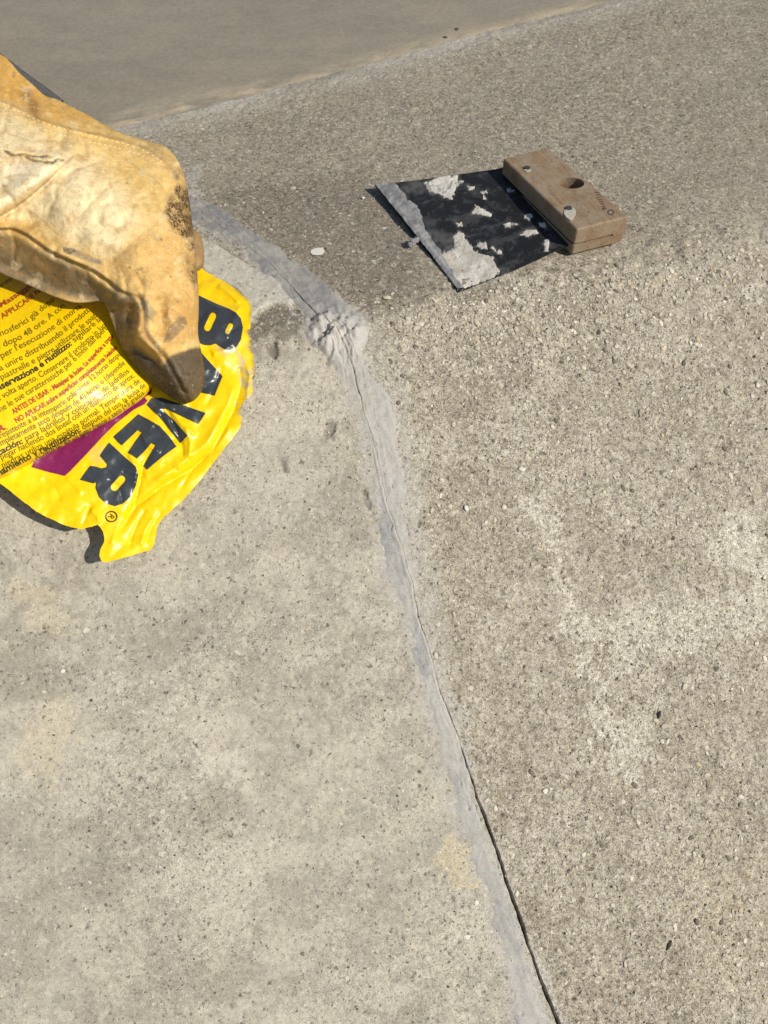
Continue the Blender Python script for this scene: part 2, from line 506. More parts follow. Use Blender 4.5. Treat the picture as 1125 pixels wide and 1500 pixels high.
# rough broken arris right of the crack
rough_edge = np.exp(-((Gs + 0.004) / 0.012) ** 2) * (0.5 + 0.5 * sstep(0.0, 0.02, GU))
z += fade * rough_edge * 0.0024 * fbm(Sx, Sy, 0.008, 4, 41, 0.65)

# colours (albedo)
A_BASE = np.array([0.360, 0.320, 0.245])
tint = np.ones(Sx.shape + (3,)) * A_BASE
def over(mask, col, k=1.0):
    global tint
    tint = lerp(tint, np.asarray(col) * np.ones(3), (np.clip(mask * k, 0, 1))[..., None])
mott = fbm(Sx * 1.0, Sy * 0.8, 0.020, 5, 51, 0.66) + 0.55 * HI
over(left, [0.362, 0.338, 0.280], 0.9)
over(sstep(0.07, 0.24, mott), [0.445, 0.408, 0.328], 0.70)                   # pale worn cement skin
over(sstep(-0.08, -0.36, mott) * (1 - 0.65 * left), [0.285, 0.248, 0.188], 0.60)               # browner, more worn
m2 = fbm(Sx, Sy, 0.0045, 4, 61, 0.68)
over(sstep(0.12, 0.30, m2), [0.49, 0.45, 0.365], 0.48)
over(sstep(0.12, 0.32, -m2) * (1 - 0.5 * left), [0.225, 0.192, 0.145], 0.42)
streak = fbm(Sx * 0.35 + Sy * 0.2, Sy - Sx * 0.1, 0.010, 4, 65)
over(left * sstep(0.05, 0.30, streak + 0.2 * HI), [0.475, 0.445, 0.365], 0.60)
cloud = fbm(Sx * 0.8 + 0.3 * Sy, Sy, 0.034, 5, 69, 0.6) + 0.25 * HI
over(left * sstep(0.06, 0.30, cloud), [0.48, 0.445, 0.36], 0.55); over(left * sstep(0.08, 0.32, -cloud), [0.275, 0.248, 0.198], 0.50)
re_ = rough_edge * sstep(0.10, -0.02, Ge - 0.16)
m3 = fbm(Sx, Sy, 0.0032, 4, 67, 0.65)
over(re_ * sstep(0.02, 0.30, m3), [0.52, 0.47, 0.38], 0.8); over(re_ * sstep(0.02, 0.30, -m3), [0.20, 0.17, 0.125], 0.6)
over(sstep(0.14, 0.36, m3) * (1 - 0.6 * left), [0.50, 0.465, 0.385], 0.45); over(sstep(0.14, 0.36, -m3) * (1 - 0.6 * left), [0.20, 0.175, 0.135], 0.35)
over(top, [0.260, 0.227, 0.175], 0.72)                                     # the level top strip is darker
over(top * sstep(0.06, 0.30, m2), [0.37, 0.33, 0.26], 0.5)
# pale wash marks and stains
PALE = np.array([0.55, 0.515, 0.425]); WARM = np.array([0.53, 0.46, 0.31])
for i, (pts, col, soft, k) in enumerate([
        ([(770, 690), (800, 700), (815, 790), (850, 900), (895, 960), (910, 1060), (950, 1110), (950, 1180), (900, 1120), (870, 1010), (835, 960), (815, 870), (780, 760)], PALE, .011, .85),
        ([(850, 930), (900, 900), (1000, 880), (1125, 830), (1135, 900), (1010, 950), (900, 990)], PALE, .012, .75),
        ([(1060, 770), (1125, 740), (1140, 850), (1070, 860), (1040, 810)], PALE, .010, .85),
        ([(880, 1010), (960, 1030), (950, 1120), (900, 1110)], PALE, .008, .55),
        ([(740, 640), (790, 650), (790, 690), (740, 680)], PALE, .007, .5),
        ([(1085, 420), (1110, 415), (1100, 460), (1085, 455)], PALE, .004, .8),
        ([(560, 440), (620, 430), (700, 440), (760, 420), (760, 470), (660, 500), (570, 490)], [0.44, 0.39, 0.30], .012, .4),
        ([(40, 1040), (110, 1020), (130, 1080), (60, 1150), (30, 1110)], WARM, .010, .34),
        ([(0, 840), (90, 860), (120, 920), (40, 900), (0, 870)], WARM, .010, .35),
        ([(270, 1090), (370, 1090), (380, 1130), (290, 1140)], PALE, .008, .5),
        ([(655, 1225), (680, 1228), (690, 1270), (692, 1310), (668, 1300), (650, 1265)], [0.56, 0.475, 0.31], .005, .55),
        ([(320, 600), (420, 620), (440, 760), (330, 800), (300, 700)], [0.42, 0.395, 0.33], .02, .35),
        ([(0, 930), (70, 950), (90, 1010), (20, 1040), (0, 1030)], [0.22, 0.20, 0.155], .012, .45),
        ([(0, 1180), (120, 1190), (200, 1270), (90, 1330), (0, 1320)], [0.24, 0.22, 0.175], .02, .30),
        ([(990, 1260), (1125, 1240), (1130, 1480), (1010, 1480)], [0.45, 0.385, 0.27], .03, .30)]):
    broken = sstep(-0.30, 0.02, fbm(Sx, Sy, 0.011, 4, 95, 0.68) + 0.35 * HI) if col is PALE else 1.0
    over(stain(pts, soft, 0.013, i) * broken, col, min(1, k * 1.05))
over(stain([(320, 290), (420, 262), (540, 250), (570, 300), (640, 430), (600, 452), (540, 452), (500, 430), (420, 372), (370, 330)], .016, 0.012, 29), [0.165, 0.142, 0.108], 0.55)
# smooth grey-green skim left by an earlier repair, and a dark wedge along the arris under it
skim = stain([(262, 340), (300, 352), (335, 372), (370, 395), (400, 412), (430, 440), (428, 450), (400, 446), (378, 462), (368, 478), (355, 470), (350, 430), (300, 400), (262, 380)], .0012, 0.003, 31, True)
over(skim, [0.49, 0.475, 0.405], 0.9)
z += 0.0018 * skim; grain = lerp(grain, 0.10, skim)
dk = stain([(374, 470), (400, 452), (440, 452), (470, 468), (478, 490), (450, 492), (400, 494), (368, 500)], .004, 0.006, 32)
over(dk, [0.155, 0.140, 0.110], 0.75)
hole = stain([(390, 498), (404, 494), (410, 512), (404, 522), (394, 515)], .0012, 0.004, 33, True)
over(hole, [0.10, 0.085, 0.065], 0.8); z -= 0.0025 * hole
for i, pts in enumerate([[(478, 622), (490, 620), (488, 645), (478, 640)], [(535, 728), (545, 720), (540, 745), (533, 738)], [(1078, 772), (1086, 770), (1086, 782), (1079, 782)],
                         [(410, 668), (416, 672), (420, 690), (414, 688)], [(484, 520), (496, 514), (492, 524), (484, 534)]]):
    hm = stain(pts, .0012, 0.004, 34 + i, True); over(hm, [0.13, 0.11, 0.085], 0.7); z -= 0.0016 * hm
# pale feather edges beside the crack
feather = stain([(505, 500), (560, 480), (590, 570), (610, 640), (618, 760), (640, 830), (660, 960), (690, 1090), (700, 1115), (660, 1060), (610, 910), (560, 740), (520, 600)], .006, 0.008, 45)
over(feather, [0.40, 0.385, 0.335], 0.5); grain = lerp(grain, grain * 0.6, feather)
lip = stain([(770, 1370), (785, 1390), (812, 1440), (820, 1490), (812, 1490), (790, 1430)], .002, 0.004, 46)
over(lip, [0.47, 0.44, 0.385], 0.7)
# back arris: worn pale line, then the drop to the pavement
bd = (GX - B0[0]) * bN[0] + (GY - B0[1]) * bN[1] + 0.003 * fbm(GX, GY, 0.03, 4, 77)
over(sstep(-0.030, -0.002, bd) * (0.7 + 0.9 * fbm(GX, GY, 0.02, 3, 78)), [0.40, 0.37, 0.31], 0.85)
over(sstep(-0.011, -0.002, bd + 0.004 * fbm(GX, GY, 0.012, 3, 79)) * sstep(-0.2, 0.2, fbm(GX, GY, 0.05, 3, 80) + 0.12), [0.52, 0.485, 0.415], 0.75)
grain = lerp(grain, 0.3, sstep(-0.035, 0.0, bd))
over(pit * (1 - 0.6 * left), [0.115, 0.098, 0.072], 0.55)
over(peb * (id2 > 0.9), [0.52, 0.48, 0.40], 0.5)
z -= np.clip(bd, 0, None) * 2.2 + 0.0012 * sstep(-0.008, 0, bd)
# the crack itself
groove = sstep(1.0, 0.55, np.abs(GU) / openw[:, None])
z_ground = z.copy()
z -= groove * depth[:, None]
over(groove * sstep(0.002, 0.005, depth)[:, None], [0.10, 0.09, 0.075], 0.8)

# thin smears of the filler left on the concrete beside the crack
FLs = [(262, 316), (300, 338), (370, 388), (430, 450), (446, 492), (482, 520), (505, 560), (520, 610), (541, 710), (562, 830), (598, 960), (632, 1060), (660, 1180), (702, 1300), (740, 1420), (752, 1500)]
FRs = [(285, 292), (345, 330), (410, 378), (485, 430), (528, 462), (537, 520), (575, 580), (592, 660), (598, 740), (612, 850), (638, 960), (668, 1060), (698, 1160), (742, 1290), (775, 1385), (818, 1500)]
def sedge(pts):
    p = at(*np.array(pts, float).T); p = p[np.argsort(p[:, 1])]
    return np.interp(YS, p[:, 1], p[:, 0]) - crack_x(YS)
sml = np.minimum(GU - sedge(FLs)[:, None], sedge(FRs)[:, None] - GU) + 0.007 * fbm(Sx, Sy, 0.016, 5, 421, 0.68)
smear = dith(sstep(-0.0075, 0.0025, sml) * sstep(0.45, 0.40, GY) * sstep(-0.40, 0.10, fbm(Sx, Sy, 0.006, 4, 423, 0.6) + 0.05), 0.9)
over(smear, [0.41, 0.388, 0.345], 0.7); grain = lerp(grain, grain * 0.6, smear)
idx = np.arange(GX.size).reshape(GX.shape)
quads = np.stack([idx[:-1, :-1], idx[:-1, 1:], idx[1:, 1:], idx[1:, :-1]], -1)
keep = (bd[:-1, :-1] < 0.022)
V = np.stack([GX, GY, z], -1).reshape(-1, 3)
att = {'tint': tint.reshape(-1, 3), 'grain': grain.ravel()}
for part in (0, 1):
    k2 = keep.copy()
    if part == 0: k2[:, IU0:] = False
    else: k2[:, :IU0] = False
    v, f, a = compact(V, quads[k2], att)
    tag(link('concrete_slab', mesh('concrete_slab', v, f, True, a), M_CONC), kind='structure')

# ------------------------------------------------------------------ the pavement beyond the slab
pe = np.concatenate([-np.geomspace(30, 0.75, 22), np.arange(-0.7, 0.9, 0.004), np.geomspace(0.95, 30, 22)])
pb = np.concatenate([[-0.02], np.arange(-0.004, 0.12, 0.0016), np.arange(0.121, 0.5, 0.006), np.geomspace(0.52, 40, 26)])
PB, PE = np.meshgrid(pb, pe, indexing='ij')
PX = B0[0] + bT[0] * PE + bN[0] * PB; PY = B0[1] + bT[1] * PE + bN[1] * PB
pt = np.ones(PX.shape + (3,)) * np.array([0.258, 0.228, 0.178])
bandw = 0.032 + 0.020 * fbm(PE, PB * 0, 0.12, 3, 301)
sand = sstep(bandw, bandw * 0.2, PB) * sstep(-0.22, 0.22, fbm(PE * 0.45, PB, 0.010, 5, 302, 0.62) + 0.12)
pt = lerp(pt, np.array([0.52, 0.425, 0.29]), (sand * 0.68)[..., None])
ln = sstep(0.006, 0.0005, np.abs(PB - 0.004)) * sstep(-0.1, 0.2, fbm(PE, PB, 0.04, 3, 303))
pt = lerp(pt, np.array([0.15, 0.115, 0.075]), (ln * 0.45)[..., None])
bl = fbm(PE * 0.5, PB, 0.09, 4, 304)
pt = lerp(pt, np.array([0.29, 0.258, 0.205]), (sstep(0.05, 0.4, bl) * 0.5)[..., None])
pt = lerp(pt, np.array([0.222, 0.195, 0.152]), (sstep(0.05, 0.4, -bl) * 0.5)[..., None])
PZ = -0.006 + 0.0010 * sand + 0.0012 * fbm(PE, PB, 0.05, 4, 305) * (PB < 1) + 0.0016 * sand * fbm(PE, PB, 0.006, 3, 306)
idx = np.arange(PX.size).reshape(PX.shape)
q = np.stack([idx[:-1, :-1], idx[:-1, 1:], idx[1:, 1:], idx[1:, :-1]], -1).reshape(-1, 4)[:, ::-1]
tag(link('pavement', mesh('pavement', np.stack([PX, PY, PZ], -1).reshape(-1, 3), q, True, {'tint': pt.reshape(-1, 3)}), M_PAVE), kind='structure')

# ------------------------------------------------------------------ filler smeared along the crack (a thin layer lying on the slab)
FL = [(262, 316), (300, 338), (330, 352), (370, 388), (405, 422), (430, 450), (452, 476), (446, 492), (458, 505), (482, 520), (505, 560), (520, 610), (533, 660), (541, 710), (552, 762), (562, 830),
      (583, 900), (598, 960), (615, 1010), (632, 1060), (645, 1110), (660, 1180), (680, 1240), (702, 1300), (722, 1360), (740, 1420), (748, 1470), (752, 1500)]
FR = [(290, 288), (320, 302), (356, 326), (392, 348), (424, 372), (464, 400), (500, 428), (512, 450), (528, 462), (540, 490), (537, 520), (550, 555), (575, 580), (582, 620), (592, 660), (600, 700),
      (598, 740), (604, 775), (606, 810), (612, 850), (622, 900), (638, 960), (652, 1010), (668, 1060), (684, 1110), (698, 1160), (713, 1205), (742, 1290), (775, 1385), (806, 1470), (818, 1500)]
def edge_u(pts):
    p = at(*np.array(pts, float).T); p = p[np.argsort(p[:, 1])]
    return np.interp(YS, p[:, 1], p[:, 0]) - crack_x(YS), p[0, 1], p[-1, 1]
uL, ya, yb = edge_u(FL); uR, yc, yd = edge_u(FR)
fw = sstep(0.002, -0.001, np.abs(YS - 0.5 * (0.0 + yd)) - 0.5 * (yd - 0.0) - 0.005)
wob = 0.0050 * fbm(Sx, Sy, 0.014, 5, 401, 0.68) + 0.0024 * fbm(Sx, Sy, 0.0035, 4, 407, 0.7)
dL = GU - uL[:, None] + wob; dR = uR[:, None] - GU + wob
din = np.minimum(dL, dR)
lump = np.exp(-(((PXg - 492) / 46) ** 2 + ((PYg - 492) / 34) ** 2))
ft = 0.00062 * sstep(-0.0008, 0.0050, din) - 0.00036
ft = ft + 0.0003 * fbm(Sx, Sy, 0.006, 4, 402, 0.6) + 0.00035 * sstep(0, 0.003, din) * fbm(GU, Sy * 0.15, 0.0022, 3, 403)
ft += lump * (0.0012 + 0.0100 * np.clip(np.abs(fbm(Sx + 0.3 * Sy, Sy * 0.6, 0.0085, 4, 404, 0.62)) - 0.06, -0.10, 1) + 0.0048 * np.abs(fbm(Sx, Sy, 0.0034, 3, 413, 0.7))) * sstep(-0.002, 0.002, din)
ridge = np.exp(-((GU + 0.0009) / 0.0008) ** 2) * np.interp(pyc, [500, 560, 690, 1090, 1120], [0, .6, 1, 1, 0])[:, None]
ridge = ridge * np.clip(0.55 + 1.6 * fbm(GU * 0 + Sy, Sy * 0, 0.012, 4, 431, 0.6), 0, 1.2)
ft += 0.0005 * ridge + 0.0004 * np.exp(-((GU + 0.0055) / 0.0005) ** 2) * np.interp(pyc, [500, 540, 640, 680], [0, 1, 1, 0])[:, None]
ft = ft * fw[:, None] - 0.001 * (1 - fw[:, None])
fz = z_ground * 0.75 + (Gz0 + 0.0014 * n_big * fade) * 0.25 + ft - groove * depth[:, None]
fz = np.where(groove > 0.02, np.minimum(fz, z + np.maximum(ft, 0)), fz)
tf_ = np.ones(Sx.shape + (3,)) * np.array([0.395, 0.380, 0.350])
wetm = sstep(-0.12, 0.25, fbm(Sx, Sy, 0.02, 4, 405) + 0.25 * (pyc[:, None] < 470)) * np.interp(pyc, [280, 440, 490, 740, 770, 1010, 1060, 1120, 1500], [.95, .9, .1, .1, .95, .95, .3, .45, .6])[:, None]
sl = sstep(0.0015, -0.003, GU) * np.ones_like(Sx)
wetm = wetm * np.where(pyc[:, None] > 480, sl, 1.0)
wetm = np.clip(wetm + 0.5 * stain([(556, 770), (575, 765), (590, 830), (598, 900), (590, 905), (570, 850)], .003, .004, 51) + 0.5 * stain([(596, 905), (615, 915), (632, 985), (620, 990), (602, 950)], .003, .004, 52), 0, 1)
tf_ = lerp(tf_, np.array([0.240, 0.240, 0.246]), (wetm * 0.80)[..., None])
tf_ = tf_ * np.interp(pyc, [280, 450, 490], [.80, .84, 1.0])[:, None, None]
tf_ = lerp(tf_, np.array([0.49, 0.462, 0.425]), np.clip(lump * 1.1 + 0.5 * ridge, 0, 1)[..., None] * 0.7)
m = fbm(Sx, Sy, 0.012, 4, 406)
tf_ = lerp(tf_, np.array([0.33, 0.32, 0.285]), (sstep(0.05, 0.35, m) * 0.6)[..., None])
fblend = 0.50 * sstep(-0.02, 0.22, fbm(Sx, Sy, 0.011, 4, 411, 0.68) + 0.6 * HI) * (1 - np.clip(1.6 * lump, 0, 1)) + sstep(0.0018, -0.0008, din + 0.0035 * fbm(Sx, Sy, 0.005, 4, 409, 0.68) + 0.0012 * HI)
tf_ = lerp(tf_, tint, (np.clip(fblend, 0, 1) * 0.85)[..., None])
hasf = (ft > -0.0007) & (np.abs(GU) < 0.045) & (fw[:, None] > 0.01)
idx = np.arange(GX.size).reshape(GX.shape)
kk = hasf[:-1, :-1] | hasf[1:, :-1] | hasf[:-1, 1:] | hasf[1:, 1:]
v, f, a = compact(np.stack([GX, GY, fz], -1).reshape(-1, 3), quads[kk], {'tint': tf_.reshape(-1, 3), 'grain': wetm.ravel()})
fo = at(560, 700, 0.0)
o = link('crack_filler', mesh('crack_filler', v, f, True, a, fo), M_FILL); o.location = fo
tag(o, 'grey filler smeared over the long crack in the concrete, lumpy at the arris', 'filler')

# ------------------------------------------------------------------ relief solids: outline + mid-surface height + thickness
class Relief:
    def __init__(s, outline, hfun, tfun, bfun, step, w=None):
        s.out = np.asarray(outline); s.step = step
        lo = s.out.min(0) - 8; hi = s.out.max(0) + 8
        s.x = np.arange(lo[0], hi[0], step); s.y = np.arange(lo[1], hi[1], step)
        s.X, s.Y = np.meshgrid(s.x, s.y)
        d, _, _ = segdist(s.X, s.Y, s.out, True)
        s.ins = inside(s.X, s.Y, s.out)
        s.sd = np.where(s.ins, d, -d)
        s.h = hfun(s.X, s.Y)
        s.base = at(s.X, s.Y, s.h)
        s.view = CAM - s.base; s.view /= np.linalg.norm(s.view, axis=-1, keepdims=True)
        s.t = tfun(s.X, s.Y, np.maximum(s.sd, 0))
        s.b = bfun(s.X, s.Y, np.maximum(s.sd, 0))
        s.front = s.base + s.view * s.t[..., None]
        s.hfun = hfun
    def sample(s, px, py, off=0.0):
        """points of the front surface at pixels, lifted off by a little along the surface's outward side"""
        gx = np.clip((np.asarray(px) - s.x[0]) / s.step, 0, len(s.x) - 1.001); gy = np.clip((np.asarray(py) - s.y[0]) / s.step, 0, len(s.y) - 1.001)
        i = gx.astype(int); j = gy.astype(int); a = (gx - i)[..., None]; b = (gy - j)[..., None]
        F = s.front
        P = (F[j, i] * (1 - a) + F[j, i + 1] * a) * (1 - b) + (F[j + 1, i] * (1 - a) + F[j + 1, i + 1] * a) * b
        vw = CAM - P; vw /= np.linalg.norm(vw, axis=-1, keepdims=True)
        return P + vw * off
    def build(s, name, mat, parent, origin, attrs, crisp=False):
        ny, nx = s.X.shape
        ok = s.ins
        qk = ok[:-1, :-1] & ok[:-1, 1:] & ok[1:, :-1] & ok[1:, 1:]
        cnt = np.zeros((ny, nx), int)
        for dy in (0, 1):
            for dx in (0, 1): cnt[dy:ny - 1 + dy, dx:nx - 1 + dx] += qk
        bnd = (cnt > 0) & (cnt < 4)
        P = s.front.copy()
        bi = np.argwhere(bnd)
        bx = s.X[bnd]; by = s.Y[bnd]
        pts = s.out; nxt = np.roll(pts, -1, 0)
        ab = nxt - pts
        t = np.clip(((bx[:, None] - pts[None, :, 0]) * ab[None, :, 0] + (by[:, None] - pts[None, :, 1]) * ab[None, :, 1]) / ((ab ** 2).sum(1)[None] + 1e-9), 0, 1)
        cx = pts[None, :, 0] + t * ab[None, :, 0]; cy = pts[None, :, 1] + t * ab[None, :, 1]
        j = np.argmin((cx - bx[:, None]) ** 2 + (cy - by[:, None]) ** 2, 1); r = np.arange(len(bx))
        sx, sy = cx[r, j], cy[r, j]
        z0 = np.zeros(sx.shape)
        eb = at(sx, sy, s.hfun(sx, sy))
        P[bnd] = eb
        idx = np.full((ny, nx), -1); used = cnt > 0
        idx[used] = np.arange(used.sum())
        Vf = P[used]
        nb = used if crisp else used & ~bnd
        idb = idx.copy(); idb[nb] = np.arange(nb.sum()) + len(Vf)
        back = s.base - s.view * s.b[..., None]
        if crisp: back[bnd] = eb
        Vb = back[nb]
        def qs(I):
            return np.stack([I[:-1, :-1], I[1:, :-1], I[1:, 1:], I[:-1, 1:]], -1)[qk]
        Fq = np.concatenate([qs(idx), qs(idb)[:, ::-1]])
        Vall = np.concatenate([Vf, Vb])
        at_ = {k: np.concatenate([a[used], a[nb]]) for k, a in attrs.items()}
        me = mesh(name, Vall, Fq, True, at_, origin)
        o = link(name, me, mat, parent)
        return o

def idw(ctrl, sig):
    c = np.array(ctrl, float)
    def f(x, y):
        x = np.asarray(x, float); y = np.asarray(y, float)
        w = 0; v = 0
        for px, py, h in c:
            g = np.exp(-((x - px) ** 2 + (y - py) ** 2) / (2 * sig * sig)) + 1e-6 / (1 + ((x - px) ** 2 + (y - py) ** 2) / 1e4)
            w = w + g; v = v + g * h
        return v / w
    return f

def dome(d, w):
    u = np.clip(d / w, 0, 1)
    return np.sqrt(np.clip(1 - (1 - u) ** 2, 0, 1))

# ------------------------------------------------------------------ the adhesive bag
bag_o = at(180, 700, 0.0)
bag = thing('adhesive_bag', tuple(bag_o), 'half used yellow plastic adhesive bag with dark lettering, folded over under the glove', 'bag')

end_pts = [(288, 390), (300, 397), (332, 414), (352, 430), (361, 437), (368, 452), (366, 470), (364, 486), (369, 508), (372, 530), (373, 552), (369, 575), (358, 592), (352, 606), (356, 616), (345, 636), (326, 660), (305, 688), (287, 712), (262, 738), (244, 754), (232, 768), (229, 780), (226, 796),
           (220, 806), (208, 809), (186, 816), (168, 820), (152, 824), (146, 816), (147, 806), (151, 798), (153, 788), (150, 777), (144, 769), (132, 772), (116, 775), (100, 771), (78, 762), (52, 748), (28, 730), (6, 712), (-30, 690), (-90, 655), (-200, 625), (-320, 600), (-320, 470), (-150, 440), (-60, 425), (120, 400), (240, 380)]
end_out = spline(end_pts, True, 1.6)
_j = np.where((end_out[:, 0] > 335) & (end_out[:, 1] > 470) & (end_out[:, 1] < 625), 9.0, 2.2)
_q = np.arange(len(end_out)) * 1.6
end_out = end_out + np.stack([_j * fbm(_q, _q * 0 + 3.0, 11, 4, 530, 0.65), 0.6 * _j * fbm(_q, _q * 0 + 9.0, 11, 4, 535, 0.65)], 1)
wr = lambda *a: np.array(a, float)
folds = [  # polyline, amplitude (m), width px, sharper on one side
    (wr((167, 790), (181, 765), (196, 742), (204, 712), (210, 680), (222, 660)), -0.0016, 4.5),
    (wr((176, 782), (200, 741), (238, 712), (280, 688), (312, 659), (324, 636), (343, 600), (352, 566)), -0.0022, 5.0),
    (wr((215, 712), (247, 693), (271, 675), (303, 648), (319, 621), (335, 589), (345, 556)), 0.0016, 11.0),
    (wr((268, 674), (266, 648), (256, 624), (244, 600), (236, 585)), -0.0018, 4.0),
    (wr((276, 672), (279, 648), (270, 624)), 0.0012, 5.0),
    (wr((236, 680), (250, 684), (262, 690)), -0.0011, 4.0),
    (wr((161, 800), (172, 775), (186, 752)), 0.0013, 6.0),
    (wr((190, 806), (193, 785), (203, 762), (216, 742)), -0.0011, 4.0),
    (wr((205, 802), (211, 780), (226, 756)), 0.0010, 5.0),
    (wr((214, 798), (222, 770), (240, 745)), -0.0008, 4.0),
    (wr((120, 772), (128, 752), (134, 735)), -0.0009, 5.0),
    (wr((146, 768), (142, 755), (132, 745)), 0.0014, 6.0),
    (wr((20, 705), (60, 728), (100, 742), (125, 748)), 0.0010, 9.0),
    (wr((96, 700), (112, 712), (120, 726)), 0.0008, 5.0),
    (wr((330, 500), (342, 470), (352, 445)), 0.0010, 6.0),
    (wr((300, 600), (318, 560), (326, 530)), -0.0010, 6.0),
    (wr((308, 520), (328, 512), (345, 500)), 0.0012, 7.0),
    (wr((352, 606), (362, 580), (366, 550), (360, 530)), 0.0014, 5.0),
    (wr((346, 590), (354, 560), (350, 535)), -0.0012, 4.0),
    (wr((318, 416), (338, 432), (352, 446)), 0.0010, 6.0),
    (wr((250, 600), (270, 602), (300, 608)), -0.0010, 6.0),
    (wr((222, 602), (250, 594), (280, 592)), 0.0009, 5.0),
    (wr((188, 660), (200, 690), (196, 715)), 0.0011, 4.0), (wr((176, 690), (196, 700), (214, 694)), -0.0009, 3.5),
    (wr((206, 632), (216, 652), (236, 664)), 0.0012, 4.0), (wr((222, 622), (240, 640), (262, 646)), -0.0010, 3.5),
    (wr((232, 602), (246, 628), (268, 652)), -0.0014, 3.5), (wr((250, 598), (266, 622), (290, 640)), 0.0010, 4.0),
    (wr((158, 700), (176, 716), (180, 740)), -0.0008, 4.0), (wr((296, 440), (320, 452), (350, 456)), 0.0007, 4.0),
    (wr((300, 470), (318, 480), (344, 486)), -0.0008, 4.0), (wr((60, 700), (80, 714), (90, 736)), -0.0008, 5.0),
    (wr((262, 720), (280, 690), (302, 668)), -0.0008, 3.5), (wr((300, 672), (322, 648), (340, 622)), 0.0009, 4.0),
]
end_h0 = idw([(370, 450, .005), (370, 540, .0045), (355, 610, .0035), (300, 690, .003), (240, 755, .005), (300, 645, .0115), (335, 590, .0105), (250, 712, .0115), (225, 805, .009), (155, 820, .017), (145, 775, .015), (100, 765, .015), (40, 735, .016), (0, 710, .017), (-60, 660, .018),
              (330, 420, .007), (300, 500, .010), (330, 560, .0085), (280, 640, .0105), (230, 700, .011), (180, 720, .012), (120, 700, .013), (240, 560, .009), (60, 690, .012), (185, 780, .0105), (100, 600, .010), (0, 600, .010), (250, 430, .009)], 34)
def end_h(x, y):
    h = end_h0(x, y)
    for p, amp, w in folds:
        d, sd, ps = segdist(x, y, p)
        taper = sstep(0, 0.15, ps) * sstep(1, 0.85, ps)
        h = h + amp * np.exp(-d / (w * 0.9)) * taper * 1.15
    h = h + 0.0011 * fbm(x, y, 40, 3, 501, 0.5) + 0.0016 * np.abs(fbm(x * 0.5 + y * 0.5, (y - x) * 0.22, 20, 2, 505))
    return h
endR = Relief(end_out, end_h, lambda x, y, d: 0 * x, lambda x, y, d: 0.0012 * (1 - np.exp(-d / 3)), 1.7)
YEL = np.array([0.86, 0.580, 0.003]); CEM = np.array([0.42, 0.36, 0.25])
ec = np.ones(endR.X.shape + (3,)) * YEL
X, Y = endR.X, endR.Y
sm = np.clip(polymask(X + 9 * fbm(X, Y, 14, 4, 510), Y + 9 * fbm(X, Y, 14, 4, 511), [(344, 512), (356, 506), (376, 500), (380, 570), (362, 612), (350, 612), (346, 590), (356, 572), (348, 545)], 5), 0, 1)
sm = np.maximum(sm * sstep(-0.25, 0.15, fbm(X, Y, 9, 4, 512, 0.6)), 0.75 * polymask(X + 8 * fbm(X, Y, 12, 4, 513), Y, [(322, 488), (342, 480), (352, 500), (340, 520), (326, 522), (318, 505)], 6))
sm = np.maximum(sm, 0.45 * polymask(X + 8 * fbm(X, Y, 12, 4, 514), Y, [(130, 660), (150, 650), (158, 672), (138, 680)], 6))
ec = lerp(ec, CEM, (sm * 0.75)[..., None])
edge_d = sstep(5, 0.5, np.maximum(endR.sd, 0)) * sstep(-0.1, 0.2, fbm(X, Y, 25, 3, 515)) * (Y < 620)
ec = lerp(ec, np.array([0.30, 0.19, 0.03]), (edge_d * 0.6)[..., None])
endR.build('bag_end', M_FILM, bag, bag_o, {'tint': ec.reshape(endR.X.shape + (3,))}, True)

body_pts = [(-330, 690), (-230, 722), (-150, 730), (-60, 722), (0, 702), (30, 687), (60, 671), (90, 655), (120, 639), (146, 625), (170, 611), (190, 597), (206, 586), (218, 573), (226, 556), (228, 530), (222, 495), (205, 455), (170, 415), (100, 372), (0, 345), (-150, 330), (-330, 330)]
body_out = spline(body_pts, True, 2.2)
def body_h(x, y):
    return idw([(-100, 700, .016), (0, 700, .016), (120, 640, .013), (205, 588, .0125), (228, 540, .012), (220, 490, .016), (0, 560, .0165), (120, 520, .0155), (60, 400, .013), (-100, 500, .020), (160, 420, .014)], 70)(x, y)
def body_t(x, y, d):
    t = 0.017 * dome(d, 120) * 0.7 + 0.0035 * dome(d, 14) + 0.006 * dome(d, 60) * 0.6
    t = t + 0.0006 * fbm(x * 0.6 + y, x * 0.3 - y * 0.3, 46, 3, 521) * np.minimum(d / 20, 1) + 0.00018 * fbm(x, y, 12, 3, 522) * np.minimum(d / 10, 1)
    t = t * (1 - 0.62 * np.exp(-((x - 222) ** 2 + (y - 520) ** 2) / 75.0 ** 2))
    return t
bodyR = Relief(body_out, body_h, body_t, lambda x, y, d: 0.006 * dome(d, 80), 1.7)
bc = np.ones(bodyR.X.shape + (3,)) * YEL
bodyR.build('bag_body', M_FILM, bag, bag_o, {'tint': bc}, True)

# printed pieces: thin flat prints that follow the film
def print_poly(name, loops, surf, off, mat, parent, origin, maxlen=3.2):
    cu = bpy.data.curves.new(name, 'CURVE'); cu.dimensions = '2D'; cu.fill_mode = 'FRONT'
    for lp in loops:
        sp = cu.splines.new('POLY'); sp.points.add(len(lp) - 1); sp.use_cyclic_u = True
        for p, (x, y) in zip(sp.points, lp): p.co = (x, -y, 0, 1)
    o = bpy.data.objects.new('tmp', cu); COL.objects.link(o)
    me = bpy.data.meshes.new_from_object(o.evaluated_get(bpy.context.evaluated_depsgraph_get()))
    bpy.data.objects.remove(o)
    return finish_print(name, me, surf, off, mat, parent, origin, maxlen, flip=True)

